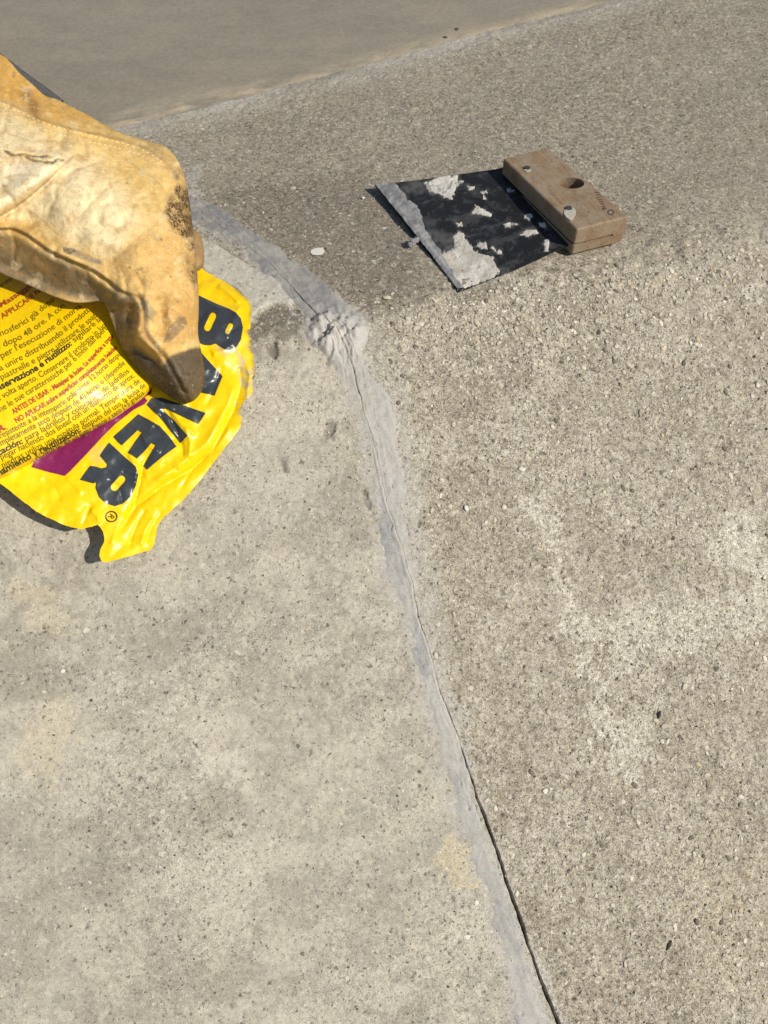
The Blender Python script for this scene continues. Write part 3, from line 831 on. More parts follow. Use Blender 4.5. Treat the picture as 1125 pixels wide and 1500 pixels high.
def finish_print(name, me, surf, off, mat, parent, origin, maxlen, flip=False, warp=None):
    bm = bmesh.new(); bm.from_mesh(me)
    bmesh.ops.remove_doubles(bm, verts=bm.verts, dist=1e-5)
    co0 = np.array([v.co[:] for v in bm.verts])
    if warp is not None:
        co = warp(co0)
        for v, c in zip(bm.verts, co): v.co = (c[0], c[1], 0)
    else:
        for v in bm.verts: v.co = (v.co.x, -v.co.y if flip else v.co.y, 0)
    bmesh.ops.triangulate(bm, faces=bm.faces)
    for _ in range(6):
        es = [e for e in bm.edges if e.calc_length() > maxlen]
        if not es: break
        bmesh.ops.subdivide_edges(bm, edges=es, cuts=1)
        bmesh.ops.triangulate(bm, faces=[f for f in bm.faces if len(f.verts) > 3])
    co = np.array([v.co[:] for v in bm.verts])
    P = surf.sample(co[:, 0], co[:, 1], off) - np.asarray(origin)
    for v, c in zip(bm.verts, P): v.co = c
    for f in bm.faces:
        f.normal_update()
        c = f.calc_center_median() + Vector(origin)
        if f.normal.dot(Vector(CAM) - c) < 0: f.normal_flip()
        f.smooth = True
    m2 = bpy.data.meshes.new(name); bm.to_mesh(m2); bm.free()
    bpy.data.meshes.remove(me)
    return link(name, m2, mat, parent)

M_DARK = film_material('slate_print', lin(66, 72, 78) * 0.75, 0.22, True, 0.36)
M_MAG = film_material('magenta_print', np.array([0.19, 0.014, 0.085]), 0.24, False)
M_TXT = ink_material('olive_text', [0.13, 0.095, 0.004]); M_BLK = ink_material('black_text', [0.035, 0.03, 0.015]); M_RED = ink_material('red_text', [0.36, 0.055, 0.012])
Z4 = lambda pts: [(x / 3.748 + 130, y / 3.748 + 440) for x, y in pts]
def rl(pts, step=3.0): return [tuple(p) for p in spline(np.array(pts), True, step)]
def capsule(a, b, r, n=7):
    a = np.array(a, float); b = np.array(b, float); d = (b - a) / np.linalg.norm(b - a); nrm = np.array([-d[1], d[0]])
    out = [tuple(b + r * (math.cos(t) * nrm + math.sin(t) * d)) for t in np.linspace(0, math.pi, n)]
    out += [tuple(a - r * (math.cos(t) * nrm + math.sin(t) * d)) for t in np.linspace(0, math.pi, n)]
    return out
print_poly('lettering', [Z4([(540, -60), (610, -25), (700, 18), (770, 45), (808, 66), (836, 100), (847, 150), (836, 215), (812, 255), (780, 272), (748, 268), (715, 248), (700, 236), (670, 246), (635, 244), (608, 232), (540, 220)]),
                        Z4(capsule((683, 85), (653, 150), 19)), Z4(capsule((780, 138), (763, 172), 14))], endR, 0.00045, M_DARK, bag, bag_o)
print_poly('lettering', [Z4([(560, 320), (622, 290), (640, 312), (735, 416), (712, 470), (692, 522), (615, 505), (560, 500)])], endR, 0.00045, M_DARK, bag, bag_o)
print_poly('lettering', [Z4([(318, 572), (345, 536), (400, 535), (452, 552), (642, 618), (622, 650), (602, 678), (520, 640), (428, 596), (400, 596), (470, 660), (542, 742), (522, 765), (503, 784), (430, 690), (382, 632), (352, 606)])], endR, 0.00045, M_DARK, bag, bag_o)
print_poly('lettering', [Z4([(272, 624), (330, 655), (390, 690), (440, 745), (482, 802), (400, 862), (320, 930), (302, 908), (335, 850), (366, 796), (345, 782), (305, 830), (265, 868), (215, 835), (255, 775), (292, 726), (270, 712), (225, 755), (182, 796), (158, 775), (135, 748), (200, 690)])], endR, 0.00045, M_DARK, bag, bag_o)
print_poly('lettering', [Z4([(112, 780), (150, 815), (200, 862), (258, 912), (272, 960), (258, 1020), (232, 1075), (190, 1115), (145, 1130), (95, 1115), (58, 1080), (38, 1030), (42, 1000), (25, 1004), (-48, 985), (-20, 945), (8, 908), (40, 912), (68, 922), (98, 915), (102, 900), (62, 852), (85, 815)]),
                        Z4(capsule((182, 982), (142, 1026), 21))], endR, 0.00045, M_DARK, bag, bag_o)
print_poly('colour_band', [[(46, 684), (70, 691), (95, 697), (103, 690), (125, 667), (150, 640), (168, 622), (186, 608), (196, 600), (212, 592), (216, 587), (212, 582), (222, 576), (222, 565), (205, 560), (150, 600), (90, 640), (60, 660)]], endR, 0.00045, M_MAG, bag, bag_o)
# registered mark
rc = Z4([(125, 1187)])[0]
print_poly('registered_mark', [[(rc[0] + 9.0 * math.cos(t), rc[1] + 8.4 * math.sin(t)) for t in np.linspace(0, 2 * math.pi, 28)[:-1]], [(rc[0] + 7.2 * math.cos(t), rc[1] + 6.6 * math.sin(t)) for t in np.linspace(0, 2 * math.pi, 28)[:-1]]], endR, 0.00045, M_BLK, bag, bag_o)

def text_mesh(s, bold=0.0):
    cu = bpy.data.curves.new('t', 'FONT'); cu.body = s; cu.size = 1.0; cu.resolution_u = 3; cu.offset = bold; cu.fill_mode = 'FRONT'
    o = bpy.data.objects.new('tmp', cu); COL.objects.link(o)
    me = bpy.data.meshes.new_from_object(o.evaluated_get(bpy.context.evaluated_depsgraph_get()))
    bpy.data.objects.remove(o); bpy.data.curves.remove(cu)
    return me

def text_on(s, pts, size, surf, off, mat, name, bold=0.0, t0=0.0, t1=1.0, width=None):
    me = text_mesh(s, bold)
    n = len(me.vertices)
    co = np.zeros(n * 3, np.float32); me.vertices.foreach_get('co', co); co = co.reshape(-1, 3)
    xm = co[:, 0].max() if width is None else width
    path = spline(np.array(pts, float), False, 2.0)
    L = np.concatenate([[0], np.cumsum(np.hypot(*(path[1:] - path[:-1]).T))])
    tang = np.gradient(path, axis=0); tang /= np.linalg.norm(tang, axis=1, keepdims=True)
    def warp(c):
        u = t0 + (t1 - t0) * (c[:, 0] / xm)
        u = u + 0.10 * u * (1 - u)                     # letters crowd where the film curls away
        l = u * L[-1]
        x = np.interp(l, L, path[:, 0]); y = np.interp(l, L, path[:, 1])
        tx = np.interp(l, L, tang[:, 0]); ty = np.interp(l, L, tang[:, 1])
        hgt = c[:, 1] * size * (1 - 0.16 * u)
        return np.stack([x + ty * hgt, y - tx * hgt], 1)
    finish_print(name, me, surf, off, mat, bag, bag_o, 6.0, warp=warp)

rm = text_mesh('R'); bmR = None
def place_R(c):
    a = math.radians(128); x = (c[:, 0] - 0.3) * 12; y = (c[:, 1] - 0.35) * 12
    return np.stack([rc[0] + x * math.cos(a) + y * math.sin(a) * 1.0, rc[1] + x * math.sin(a) - y * math.cos(a)], 1)
finish_print('registered_mark', rm, endR, 0.00045, M_BLK, bag, bag_o, 6.0, warp=place_R)

TX = [  # text, baseline through the photograph, size, ink, boldness
    ('tenze.', [(-6, 424), (6, 418), (20, 408)], 15, M_TXT, .004),
    ('- Massaggiare', [(-8, 456), (12, 444), (32, 430), (60, 412)], 16, M_RED, .03),
    ('N APPLICARE NO', [(-8, 474), (12, 462), (36, 446), (66, 422)], 16, M_RED, .03),
    ('tmosferici già dopo', [(-8, 496), (25, 482), (52, 464), (80, 440)], 19, M_TXT, .008),
    ('le dopo 48 ore. A con', [(-8, 514), (31, 497), (60, 478), (96, 449)], 19, M_TXT, .008),
    ('- per l\'esecuzione di morta', [(-6, 530), (20, 516), (68, 490), (120, 450)], 19, M_TXT, .008),
    ('da unire distribuendo il prodott', [(-6, 547), (31, 528), (76, 502), (132, 456)], 19, M_TXT, .008),
    ('piastrelle e pietre utilizzare le spat', [(2, 557), (45, 535), (84, 512), (142, 464)], 19, M_TXT, .008),
    ('nservazione e riutilizzo:', [(-3, 573), (28, 557), (57, 541), (106, 505)], 20, M_BLK, .034),
    ('sigillare la', [(109, 502), (128, 487), (150, 468)], 18, M_TXT, .008),
    ('a volta aperto. Conservare il prodotto in luo', [(-2, 588), (55, 556), (98, 529), (156, 478)], 19, M_TXT, .008),
    ('ene le sue caratteristiche per 6 mesi dall\'apert', [(-4, 607), (39, 580), (94, 544), (158, 482)], 19, M_TXT, .008),
    ('ANTES DE USAR - Masajear la bolsa. La superficie a tratar', [(20, 607), (65, 580), (117, 545), (168, 492)], 15.5, M_RED, .034),
    ('NO APLICAR sobre superficies completamente heladas', [(24, 620), (78, 588), (137, 543), (172, 510)], 15.5, M_RED, .034),
    ('AR', [(-14, 643), (-4, 637), (10, 627)], 22, M_RED, .05),
    ('resistente a la intemperie solamente 12 horas despu', [(1, 643), (55, 614), (98, 590), (178, 520)], 18.5, M_TXT, .008),
    ('ompletamente seco después de 48 horas o (dependie', [(-4, 656), (51, 628), (117, 590), (184, 533)], 18.5, M_TXT, .008),
    ('cación:', [(-2, 668), (16, 658), (34, 649)], 19, M_BLK, .032),
    ('para ladrillos y colocación de ladrillos', [(38, 647), (90, 618), (133, 591), (190, 545)], 18.5, M_TXT, .008),
    ('pegar haciendo dos lineas con un diametro de aprox.', [(2, 674), (63, 644), (106, 618), (198, 552)], 18.5, M_TXT, .008),
    ('piedras utiliza una espátula normal. Temperatura de', [(4, 686), (74, 650), (118, 624), (206, 560)], 18.5, M_TXT, .008),
    ('namiento y reutilización:', [(-2, 698), (53, 668), (88, 650), (119, 632)], 20, M_BLK, .034),
    ('después del uso, la bolsa de', [(122, 630), (160, 606), (190, 585), (214, 566)], 17.5, M_TXT, .008),
    ('Almacenar en un lugar fresco y seco (+5 grados', [(53, 674), (117, 641), (162, 615), (212, 577)], 16.5, M_TXT, .008),
]
for s, p, size, ink, bold in TX:
    text_on(s, p, size * 0.74, bodyR, 0.0002, ink, 'printed_text', bold)

# ------------------------------------------------------------------ the gloved hand
glove_pts = [(-430, -40), (-300, -8), (-160, 30), (-60, 52), (0, 79), (14, 90), (28, 106), (48, 124), (66, 140), (82, 145), (104, 156), (128, 168), (152, 182), (176, 194), (204, 203), (226, 209), (245, 217), (257, 230), (267, 248), (273, 268), (277, 292), (281, 318), (283, 345), (286, 372), (289, 400),
             (291, 430), (291, 460), (290, 485), (293, 505), (297, 525), (300, 548), (298, 566), (291, 580), (280, 589), (266, 590), (248, 581), (230, 567), (212, 552), (196, 534), (183, 517), (174, 498), (167, 480), (161, 462), (155, 446), (146, 441), (128, 443), (108, 443), (84, 436), (60, 426), (34, 414), (10, 404), (-40, 384), (-160, 366), (-300, 352), (-430, 340)]
glove_out = spline(glove_pts, True, 2.0)
glove_h = idw([(270, 590, .0125), (296, 560, .0135), (200, 540, .024), (240, 520, .028), (165, 470, .028), (230, 440, .036), (290, 450, .028), (285, 350, .032), (265, 330, .038), (262, 250, .040), (200, 210, .046), (200, 300, .052), (120, 175, .054), (60, 145, .058), (0, 90, .062), (-100, 50, .066), (0, 250, .064), (100, 300, .059),
               (60, 425, .031), (0, 402, .033), (130, 440, .031), (-100, 380, .046), (-100, 250, .068), (60, 350, .042), (0, 325, .045), (110, 375, .040), (180, 400, .046), (-300, 0, .075), (-420, 120, .088), (-300, 200, .082), (-300, 330, .062), (-420, 330, .072)], 42)
HEM = spline([(-80, 322), (-20, 330), (0, 335), (18, 335), (36, 342), (54, 354), (71, 366), (100, 380), (135, 395), (160, 412), (180, 427), (203, 434)], False, 3)
FSEAM = spline([(203, 434), (210, 452), (213, 470), (214, 487), (226, 505), (240, 522), (250, 540), (260, 558), (270, 574)], False, 3)
BSEAM = spline([(-80, 115), (0, 147), (30, 160), (64, 176), (100, 187), (142, 197), (180, 206), (214, 218), (240, 235)], False, 3)
FOLD = spline([(-60, 345), (0, 316), (30, 298), (53, 280), (70, 265), (85, 250), (98, 238), (107, 229)], False, 3)
TEAR1 = spline([(7, 221), (18, 227), (34, 226), (50, 229), (68, 229)], False, 2)
TEAR2 = spline([(38, 230), (52, 236), (66, 237), (78, 238), (84, 233), (92, 235)], False, 2)
creases = [  # path, amplitude m, width px
    (spline([(103, 330), (120, 314), (142, 290), (158, 276), (172, 272)], False, 3), -0.0007, 5),
    (spline([(76, 268), (100, 256), (117, 248), (140, 240), (160, 234)], False, 3), -0.0010, 7),
    (spline([(80, 140), (100, 168), (140, 185), (190, 196)], False, 3), -0.0006, 5),
    (spline([(20, 110), (36, 135), (48, 160), (56, 178)], False, 3), -0.0012, 8),
    (spline([(232, 430), (238, 455), (234, 478), (226, 495)], False, 3), -0.0013, 9),
    (spline([(246, 436), (252, 470), (246, 500), (236, 515)], False, 3), 0.0008, 9),
    (spline([(195, 470), (200, 490), (212, 502), (228, 514), (238, 526)], False, 3), 0.0026, 8),
    (spline([(206, 452), (204, 470), (202, 490)], False, 3), 0.0018, 7),
    (spline([(188, 500), (205, 512), (222, 524), (232, 536)], False, 3), -0.0018, 7),
    (spline([(165, 452), (185, 462), (198, 468)], False, 3), -0.0010, 6),
    (spline([(190, 440), (190, 465), (186, 490)], False, 3), -0.0010, 8),
    (spline([(210, 350), (235, 320), (255, 290)], False, 3), -0.0005, 6),
    (spline([(150, 400), (190, 360), (226, 330)], False, 3), -0.0005, 7),
    (spline([(236, 400), (256, 380), (276, 350)], False, 3), -0.0005, 6),
    (spline([(250, 420), (262, 400), (280, 390)], False, 3), -0.0004, 5),
    (spline([(20, 350), (50, 372), (80, 392), (110, 410)], False, 3), 0.0012, 14),
    (spline([(40, 305), (70, 330), (90, 350)], False, 3), -0.0005, 8),
    (spline([(262, 565), (268, 574), (278, 580)], False, 2), -0.0010, 3),
    (spline([(222, 470), (244, 460), (270, 462), (290, 470)], False, 3), -0.0005, 4), (spline([(238, 508), (258, 502), (282, 506)], False, 3), -0.0004, 4),
    (spline([(218, 445), (240, 436), (268, 440)], False, 3), -0.0004, 4), (spline([(0, 190), (40, 205), (90, 208), (140, 215)], False, 3), -0.0005, 7),
    (spline([(120, 210), (96, 222), (70, 250)], False, 3), 0.0012, 9), (spline([(0, 262), (30, 256), (64, 258)], False, 3), -0.0005, 6),
    (spline([(170, 225), (200, 245), (226, 262), (250, 290)], False, 3), -0.0004, 5), (spline([(110, 350), (150, 352), (190, 372), (220, 400)], False, 3), 0.0008, 10),
    (spline([(272, 545), (268, 560), (266, 572)], False, 2), 0.0006, 4),
]
def glove_t(x, y, d):
    t = 0.0095 * dome(d, 42) + 0.006 * dome(d, 90)
    dh, sh, ph = segdist(x, y, HEM)
    below = (sh > 0)                                   # image y grows downwards: left of the path is the shaded underside
    tp = sstep(1.0, 0.90, ph)
    # the leather rolls under below the hem edge
    roll = np.where(below, 0.0128 * (1 - np.exp(-dh / 34)), 0.0) * sstep(1.0, 0.80, ph)
    t = t - roll * np.exp(-np.maximum(dh - 75, 0) / 30)
    t = t + np.where(below, -0.0014 * np.exp(-((dh - 2.5) / 2.6) ** 2) + 0.0012 * np.exp(-((dh - 10) / 6) ** 2), 0.0014 * np.exp(-(dh / 9) ** 2)) * tp
    df, sf, pf = segdist(x, y, FSEAM)
    leftside = (sf > 0)
    t = t - np.where(leftside, 0.0045 * (1 - np.exp(-df / 22)), 0.0) * np.exp(-np.maximum(df - 60, 0) / 20) * sstep(0, 0.06, pf)
    t = t - 0.0016 * np.exp(-(df / 2.2) ** 2) + 0.0009 * np.exp(-((df - 8) / 5.5) ** 2)
    ds, ss, ps = segdist(x, y, BSEAM)
    t = t - np.where(ss < 0, 0.0050 * (1 - np.exp(-ds / 26)), 0.0) + 0.0010 * np.exp(-(ds / 4.5) ** 2) - 0.0008 * np.exp(-((ds - 7) / 3) ** 2)
    do, so, po = segdist(x, y, FOLD)
    up = (so < 0)
    ft_ = sstep(1.0, 0.75, po)
    t = t + (np.where(up, 0.0060 * np.exp(-((do - 16) / 18) ** 2), 0.0) - 0.0026 * np.exp(-(do / 5) ** 2)) * ft_
    for p, amp, w in creases:
        dc, sc_, pc = segdist(x, y, p)
        t = t + 1.7 * amp * np.exp(-(dc / (1.35 * w)) ** 1.6) * sstep(0, 0.2, pc) * sstep(1, 0.8, pc)
    for p in (TEAR1, TEAR2):
        dt, st_, pt_ = segdist(x, y, p)
        t = t - 0.0020 * sstep(2.4, 0.6, dt + 1.8 * fbm(x, y, 4, 2, 601)) + np.where(dt > 2, 0.0006 * np.exp(-((dt - 4) / 3) ** 2), 0)
    k = np.minimum(d / 25, 1)
    t = t + k * (0.0026 * fbm(x, y, 75, 3, 602) + 0.0009 * fbm(x, y, 26, 3, 603, 0.5) - 0.0010 * sstep(0.10, 0.0, np.abs(fbm(x * 0.8 + y * 0.6, (y - x) * 0.7, 60, 3, 607)))  + 0.00025 * fbm(x, y, 5, 2, 604))
    return np.maximum(t, 0.0004 * np.minimum(d, 4) / 4)
gl = Relief(glove_out, glove_h, glove_t, lambda x, y, d: 0.009 * dome(d, 50), 1.5)
k = sstep(0, 8, gl.sd)
gl.t = lerp(gl.t, blur(gl.t, 1.2), k)
gl.front = gl.base + gl.view * gl.t[..., None]
X, Y = gl.X, gl.Y
CREAM = np.array([0.84, 0.70, 0.43]); TANC = np.array([0.71, 0.475, 0.160]); ORA = np.array([0.60, 0.315, 0.050]); BRN = np.array([0.145, 0.082, 0.030]); GRB = np.array([0.052, 0.037, 0.028])
gc = np.ones(X.shape + (3,)) * TANC
def gover(m, c, k=1.0):
    global gc
    gc = lerp(gc, np.asarray(c), np.clip(m * k, 0, 1)[..., None])
wx = 16 * fbm(X, Y, 34, 4, 610, 0.6); wy = 16 * fbm(X, Y, 34, 4, 615, 0.6)
def gm(pts, soft, w=1.0): return polymask(X + wx * w, Y + wy * w, pts, soft)
gover(gm([(-170, 140), (0, 160), (60, 195), (130, 230), (190, 280), (215, 340), (190, 380), (110, 360), (40, 320), (-170, 330)], 28), CREAM, 0.80)
gover(gm([(-170, 230), (0, 235), (60, 243), (80, 250), (40, 290), (0, 308), (-170, 330)], 10), [0.86, 0.75, 0.51], 0.8)  # bright highlight on the bulge above the fold, painted in
gover(gm([(-170, 0), (0, 60), (60, 120), (120, 160), (180, 190), (60, 172), (0, 146), (-170, 120)], 9), ORA, 0.85)
gover(gm([(28, 138), (46, 130), (54, 165), (60, 178), (40, 172)], 6), [0.30, 0.14, 0.025], 0.9)
gover(gm([(80, 160), (130, 172), (200, 196), (240, 214), (180, 200), (110, 185)], 6), [0.62, 0.39, 0.10], 0.8)
gover(gm([(-170, 318), (0, 320), (50, 330), (90, 368), (40, 345), (-170, 335)], 10), [0.52, 0.30, 0.07], 0.65)
gover(gm([(150, 390), (200, 340), (285, 330), (300, 400), (290, 470), (220, 440)], 26), [0.57, 0.335, 0.095], 0.80)
stn = gm([(244, 285), (258, 270), (280, 280), (287, 318), (280, 345), (256, 338), (243, 310)], 6, 0.7)
burn = np.clip(stn * (0.55 + 0.45 * sstep(-0.3, 0.1, fbm(X, Y, 9, 3, 620) + 0.1)) + 0.85 * gm([(258, 250), (274, 262), (288, 330), (293, 410), (284, 425), (272, 380), (262, 320)], 9, 0.8) * sstep(-0.2, 0.25, fbm(X, Y, 14, 4, 621)), 0, 1)
gover(gm([(262, 240), (276, 260), (286, 330), (292, 420), (286, 430), (268, 330)], 8), [0.30, 0.165, 0.05], 0.65)
gover(gm([(215, 205), (255, 225), (270, 255), (255, 262), (225, 228)], 9), [0.36, 0.23, 0.09], 0.65)
# shade painted into the hem's grimy underside, and the dark finger side panel
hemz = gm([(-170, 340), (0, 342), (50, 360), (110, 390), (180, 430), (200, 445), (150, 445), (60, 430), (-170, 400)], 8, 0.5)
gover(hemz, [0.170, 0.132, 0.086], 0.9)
gover(gm([(0, 352), (40, 362), (90, 390), (60, 398), (20, 380)], 12), [0.50, 0.32, 0.12], 0.55)  # orange highlight painted on the hem's underside
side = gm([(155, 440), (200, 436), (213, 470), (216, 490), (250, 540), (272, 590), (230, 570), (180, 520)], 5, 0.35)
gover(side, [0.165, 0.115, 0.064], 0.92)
gover(gm([(196, 452), (212, 455), (214, 485), (236, 520), (228, 530), (200, 505), (194, 480)], 4, 0.3), [0.56, 0.33, 0.10], 0.85)  # sunlit fold of the side panel, painted orange
gover(gm([(206, 436), (218, 440), (230, 460), (224, 474), (212, 466)], 4, 0.4), [0.17, 0.165, 0.12], 0.7)
gover(gm([(236, 430), (290, 440), (292, 490), (250, 515), (228, 500)], 14), [0.53, 0.295, 0.075], 0.80)
gover(gm([(241, 495), (247, 480), (262, 464), (272, 464), (274, 474), (262, 490), (248, 502), (240, 502)], 2.2, 0.25), [0.20, 0.125, 0.06], 0.85)
tip = gm([(262, 516), (280, 510), (300, 508), (310, 540), (300, 600), (250, 600), (205, 556), (180, 512), (200, 515), (238, 535), (250, 520)], 3.5, 0.3)
gover(tip, GRB, 0.95)
gover(gm([(90, 361), (104, 363), (124, 372), (150, 382), (150, 388), (124, 382), (100, 372)], 2, 0.2), [0.14, 0.13, 0.13], 0.7)
gover(gm([(90, 361), (104, 363), (112, 368), (104, 372), (94, 369)], 1.5, 0.2), [0.05, 0.045, 0.04], 0.8)
for (a, b, r1, r2) in ((232, 351, 6, 3), (20, 109, 3, 5), (260, 442, 2.2, 2), (190, 392, 2.5, 2), (250, 405, 1.8, 1.8), (66, 274, 1.6, 1.6), (186, 268, 1.8, 1.4), (206, 394, 5, 3)):
    gover(sstep(1.3, 0.5, np.hypot((X - a) / r1, (Y - b) / r2) + 0.4 * fbm(X, Y, 4, 2, 630)), BRN, 0.8)
for p in (TEAR1, TEAR2):
    dt, _, _ = segdist(X, Y, p)
    gover(sstep(2.6, 0.9, dt + 1.8 * fbm(X, Y, 4, 2, 601)), [0.085, 0.066, 0.040], 0.9)
for p, w, c, kk_ in ((HEM, 2.2, [0.12, 0.07, 0.025], .7), (FSEAM, 1.8, [0.07, 0.05, 0.03], .8), (BSEAM, 2.0, [0.30, 0.17, 0.045], .65), (FOLD, 2.0, [0.24, 0.15, 0.055], .6)):
    d_, _, _ = segdist(X, Y, p); gover(np.exp(-(d_ / w) ** 2), c, kk_)  # dark seam lines; the shade in the fold is painted too
for p, amp, w in creases:
    if amp < 0:
        d_, _, pos_ = segdist(X, Y, p); gover(np.exp(-(d_ / 1.9) ** 2) * sstep(0, .2, pos_) * sstep(1, .8, pos_), [0.36, 0.21, 0.065], .40)  # crease shade painted as thin brown lines
n2 = fbm(X, Y, 17, 5, 645, 0.68)
gover(sstep(0.10, 0.30, n2) * (1 - tip), [0.52, 0.30, 0.085], 0.42)
n3 = fbm(X + Y * 0.3, Y - 0.3 * X, 7, 4, 648, 0.72)
gover(sstep(0.16, 0.34, n3) * (1 - tip), [0.42, 0.24, 0.075], 0.40)
gover(sstep(0.16, 0.34, -n3) * (1 - tip) * (1 - side) * (1 - hemz), [0.86, 0.72, 0.46], 0.20)
gover(sstep(0.14, 0.36, -n2) * (1 - tip) * (1 - side), [0.86, 0.70, 0.42], 0.40)
n1 = fbm(X, Y, 40, 5, 640, 0.6)
gc = gc * (1 + 0.22 * n1)[..., None]
crk = np.clip(0.22 + 0.9 * gm([(205, 330), (240, 240), (290, 270), (300, 440), (240, 440), (190, 420)], 26) + 0.3 * fbm(X, Y, 30, 3, 641), 0, 1)
dirt = np.clip(tip * (0.30 + 0.8 * sstep(530, 575, Y)) + 0.25 * side + 0.35 * hemz, 0, 1)
glove_o = at(150, 420, 0.0)
glove = thing('work_glove', tuple(glove_o), 'worn yellow leather work glove on a hand pressing the yellow bag', 'glove')
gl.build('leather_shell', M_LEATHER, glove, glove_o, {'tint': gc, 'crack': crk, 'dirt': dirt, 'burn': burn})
# another fingertip just showing behind the first
nub_out = spline([(262, 330), (280, 334), (291, 342), (297, 354), (299, 370), (299, 385), (295, 393), (286, 398), (262, 400)], True, 2.0)
nub = Relief(nub_out, idw([(290, 350, .020), (290, 390, .014), (265, 370, .020)], 30), lambda x, y, d: 0.007 * dome(d, 16), lambda x, y, d: 0.006 * dome(d, 16), 1.7)
nc = np.ones(nub.X.shape + (3,)) * np.array([0.33, 0.20, 0.085]) * (1 + 0.5 * fbm(nub.X, nub.Y, 12, 3, 650))[..., None]
nub.build('fingertip', M_LEATHER, glove, glove_o, {'tint': nc, 'crack': nub.X * 0 + 0.2, 'burn': nub.X * 0, 'dirt': nub.X * 0 + 0.5})
# dark sleeve lining just showing past the wrist
slv_out = spline([(-420, -60), (-300, -30), (-150, 10), (-40, 48), (0, 77), (26, 97), (50, 115), (70, 129), (84, 140), (94, 149), (86, 150), (60, 146), (0, 110), (-150, 60), (-300, 20), (-420, 0)], True, 2.0)
slv = Relief(slv_out, idw([(0, 90, .040), (90, 145, .040), (-150, 30, .048), (-400, -40, .062)], 60), lambda x, y, d: 0.004 * dome(d, 14), lambda x, y, d: 0.004 * dome(d, 14), 1.9)
slv.build('sleeve_lining', plain_material('dark_grey_knit', [0.10, 0.10, 0.095], 0.9, 900, 0.3, 0.5), glove, glove_o, {})

# stitches of the back seam and the finger seam
bm = bmesh.new()
def add_stitch(p0, p1, r):
    d = Vector(p1) - Vector(p0); L = d.length
    res = bmesh.ops.create_icosphere(bm, subdivisions=1, radius=1.0)
    M = Matrix.Translation((Vector(p0) + Vector(p1)) / 2 - Vector(glove_o)) @ d.to_track_quat('Z', 'Y').to_matrix().to_4x4() @ Matrix.Diagonal((r, r * 0.8, L * 0.55, 1))
    bmesh.ops.transform(bm, matrix=M, verts=res['verts'])
def stitches(path, off, period, r, lift):
    path = np.asarray(path); L = np.concatenate([[0], np.cumsum(np.hypot(*(path[1:] - path[:-1]).T))])
    tn = np.gradient(path, axis=0); tn /= np.linalg.norm(tn, axis=1, keepdims=True)
    path = path + np.stack([-tn[:, 1], tn[:, 0]], 1) * off
    for l in np.arange(2, L[-1] - 3, period):
        a, b = l, l + period * 0.62
        q = np.array([[np.interp(a, L, path[:, 0]), np.interp(a, L, path[:, 1])], [np.interp(b, L, path[:, 0]), np.interp(b, L, path[:, 1])]])
        if q[:, 0].min() < -20: continue
        P = gl.sample(q[:, 0], q[:, 1], lift)
        add_stitch(P[0], P[1], r)
stitches(BSEAM, 3.5, 8.0, 0.00034, 0.0001)
stitches(BSEAM, 12.0, 7.5, 0.00026, 0.00005)
me = bpy.data.meshes.new('seam_stitching'); bm.to_mesh(me); bm.free()
for p in me.polygons: p.use_smooth = True
link('seam_stitching', me, plain_material('waxed_thread', [0.78, 0.60, 0.28], 0.7, 2000, 0.2, 0.2), glove)

# ------------------------------------------------------------------ the filling knife
kn_o = flat(790, 330, 0.0)
knife = thing('filling_knife', tuple(kn_o), 'filling knife with black steel blade caked in pale cement and a wooden block handle', 'filling knife')
bA, bB, bC, bD = at(549, 271, .0040), at(671, 427, .0007), at(737, 246, .0062), at(835, 357, .0064)
NU, NV = 320, 210
uu, vv = np.meshgrid(np.linspace(0, 1, NU), np.linspace(-0.06, 1, NV), indexing='ij')       # u along the edge, v handle -> edge
top_ = (bC + (bA - bC) * vv[..., None]) * (1 - uu[..., None]) + (bD + (bB - bD) * vv[..., None]) * uu[..., None]
top_[..., 2] += -0.0010 * np.sin(np.clip(vv, 0, 1) * math.pi) * (0.4 + uu) + 0.0005 * fbm(uu, vv, 0.4, 2, 700)
kx, ky = proj(top_)
wob1 = 5.5 * fbm(kx, ky, 9, 5, 701, 0.72); wob2 = 5.5 * fbm(kx, ky, 9, 5, 706, 0.72)
Z2 = lambda pts: [(x / 5.114 + 530, y / 5.114 + 240) for x, y in pts]
def km(pts, soft=1.0, w=1.0): return polymask(kx + wob1 * w, ky + wob2 * w, pts, soft)
paste = [([(465, 150), (540, 115), (650, 85), (720, 80), (720, 120), (760, 130), (700, 185), (675, 265), (650, 270), (600, 230), (540, 215), (480, 190)], 1.4),
         ([(600, 680), (690, 640), (690, 590), (670, 560), (720, 505), (770, 525), (790, 580), (840, 640), (870, 670), (980, 700), (1000, 760), (1030, 800), (1010, 835), (900, 890), (780, 935), (740, 935), (720, 880), (640, 850), (600, 760)], 1.6),
         ([(850, 310), (880, 330), (970, 370), (965, 400), (900, 385), (820, 370), (850, 345)], .9), ([(700, 440), (750, 440), (745, 465), (715, 462)], .8),
         ([(870, 590), (920, 585), (945, 640), (900, 635), (860, 620)], .9), ([(960, 620), (985, 625), (1000, 655), (1050, 640), (1050, 685), (985, 660)], .8),
         ([(780, 165), (850, 165), (845, 190), (800, 190)], .8), ([(890, 205), (930, 198), (940, 215), (915, 225), (925, 260), (905, 262), (905, 230)], .7), ([(1060, 455), (1120, 430), (1130, 470), (1075, 480)], .8)]
Zk = lambda pts: [(x / 5.114 + 720, y / 5.114 + 200) for x, y in pts]
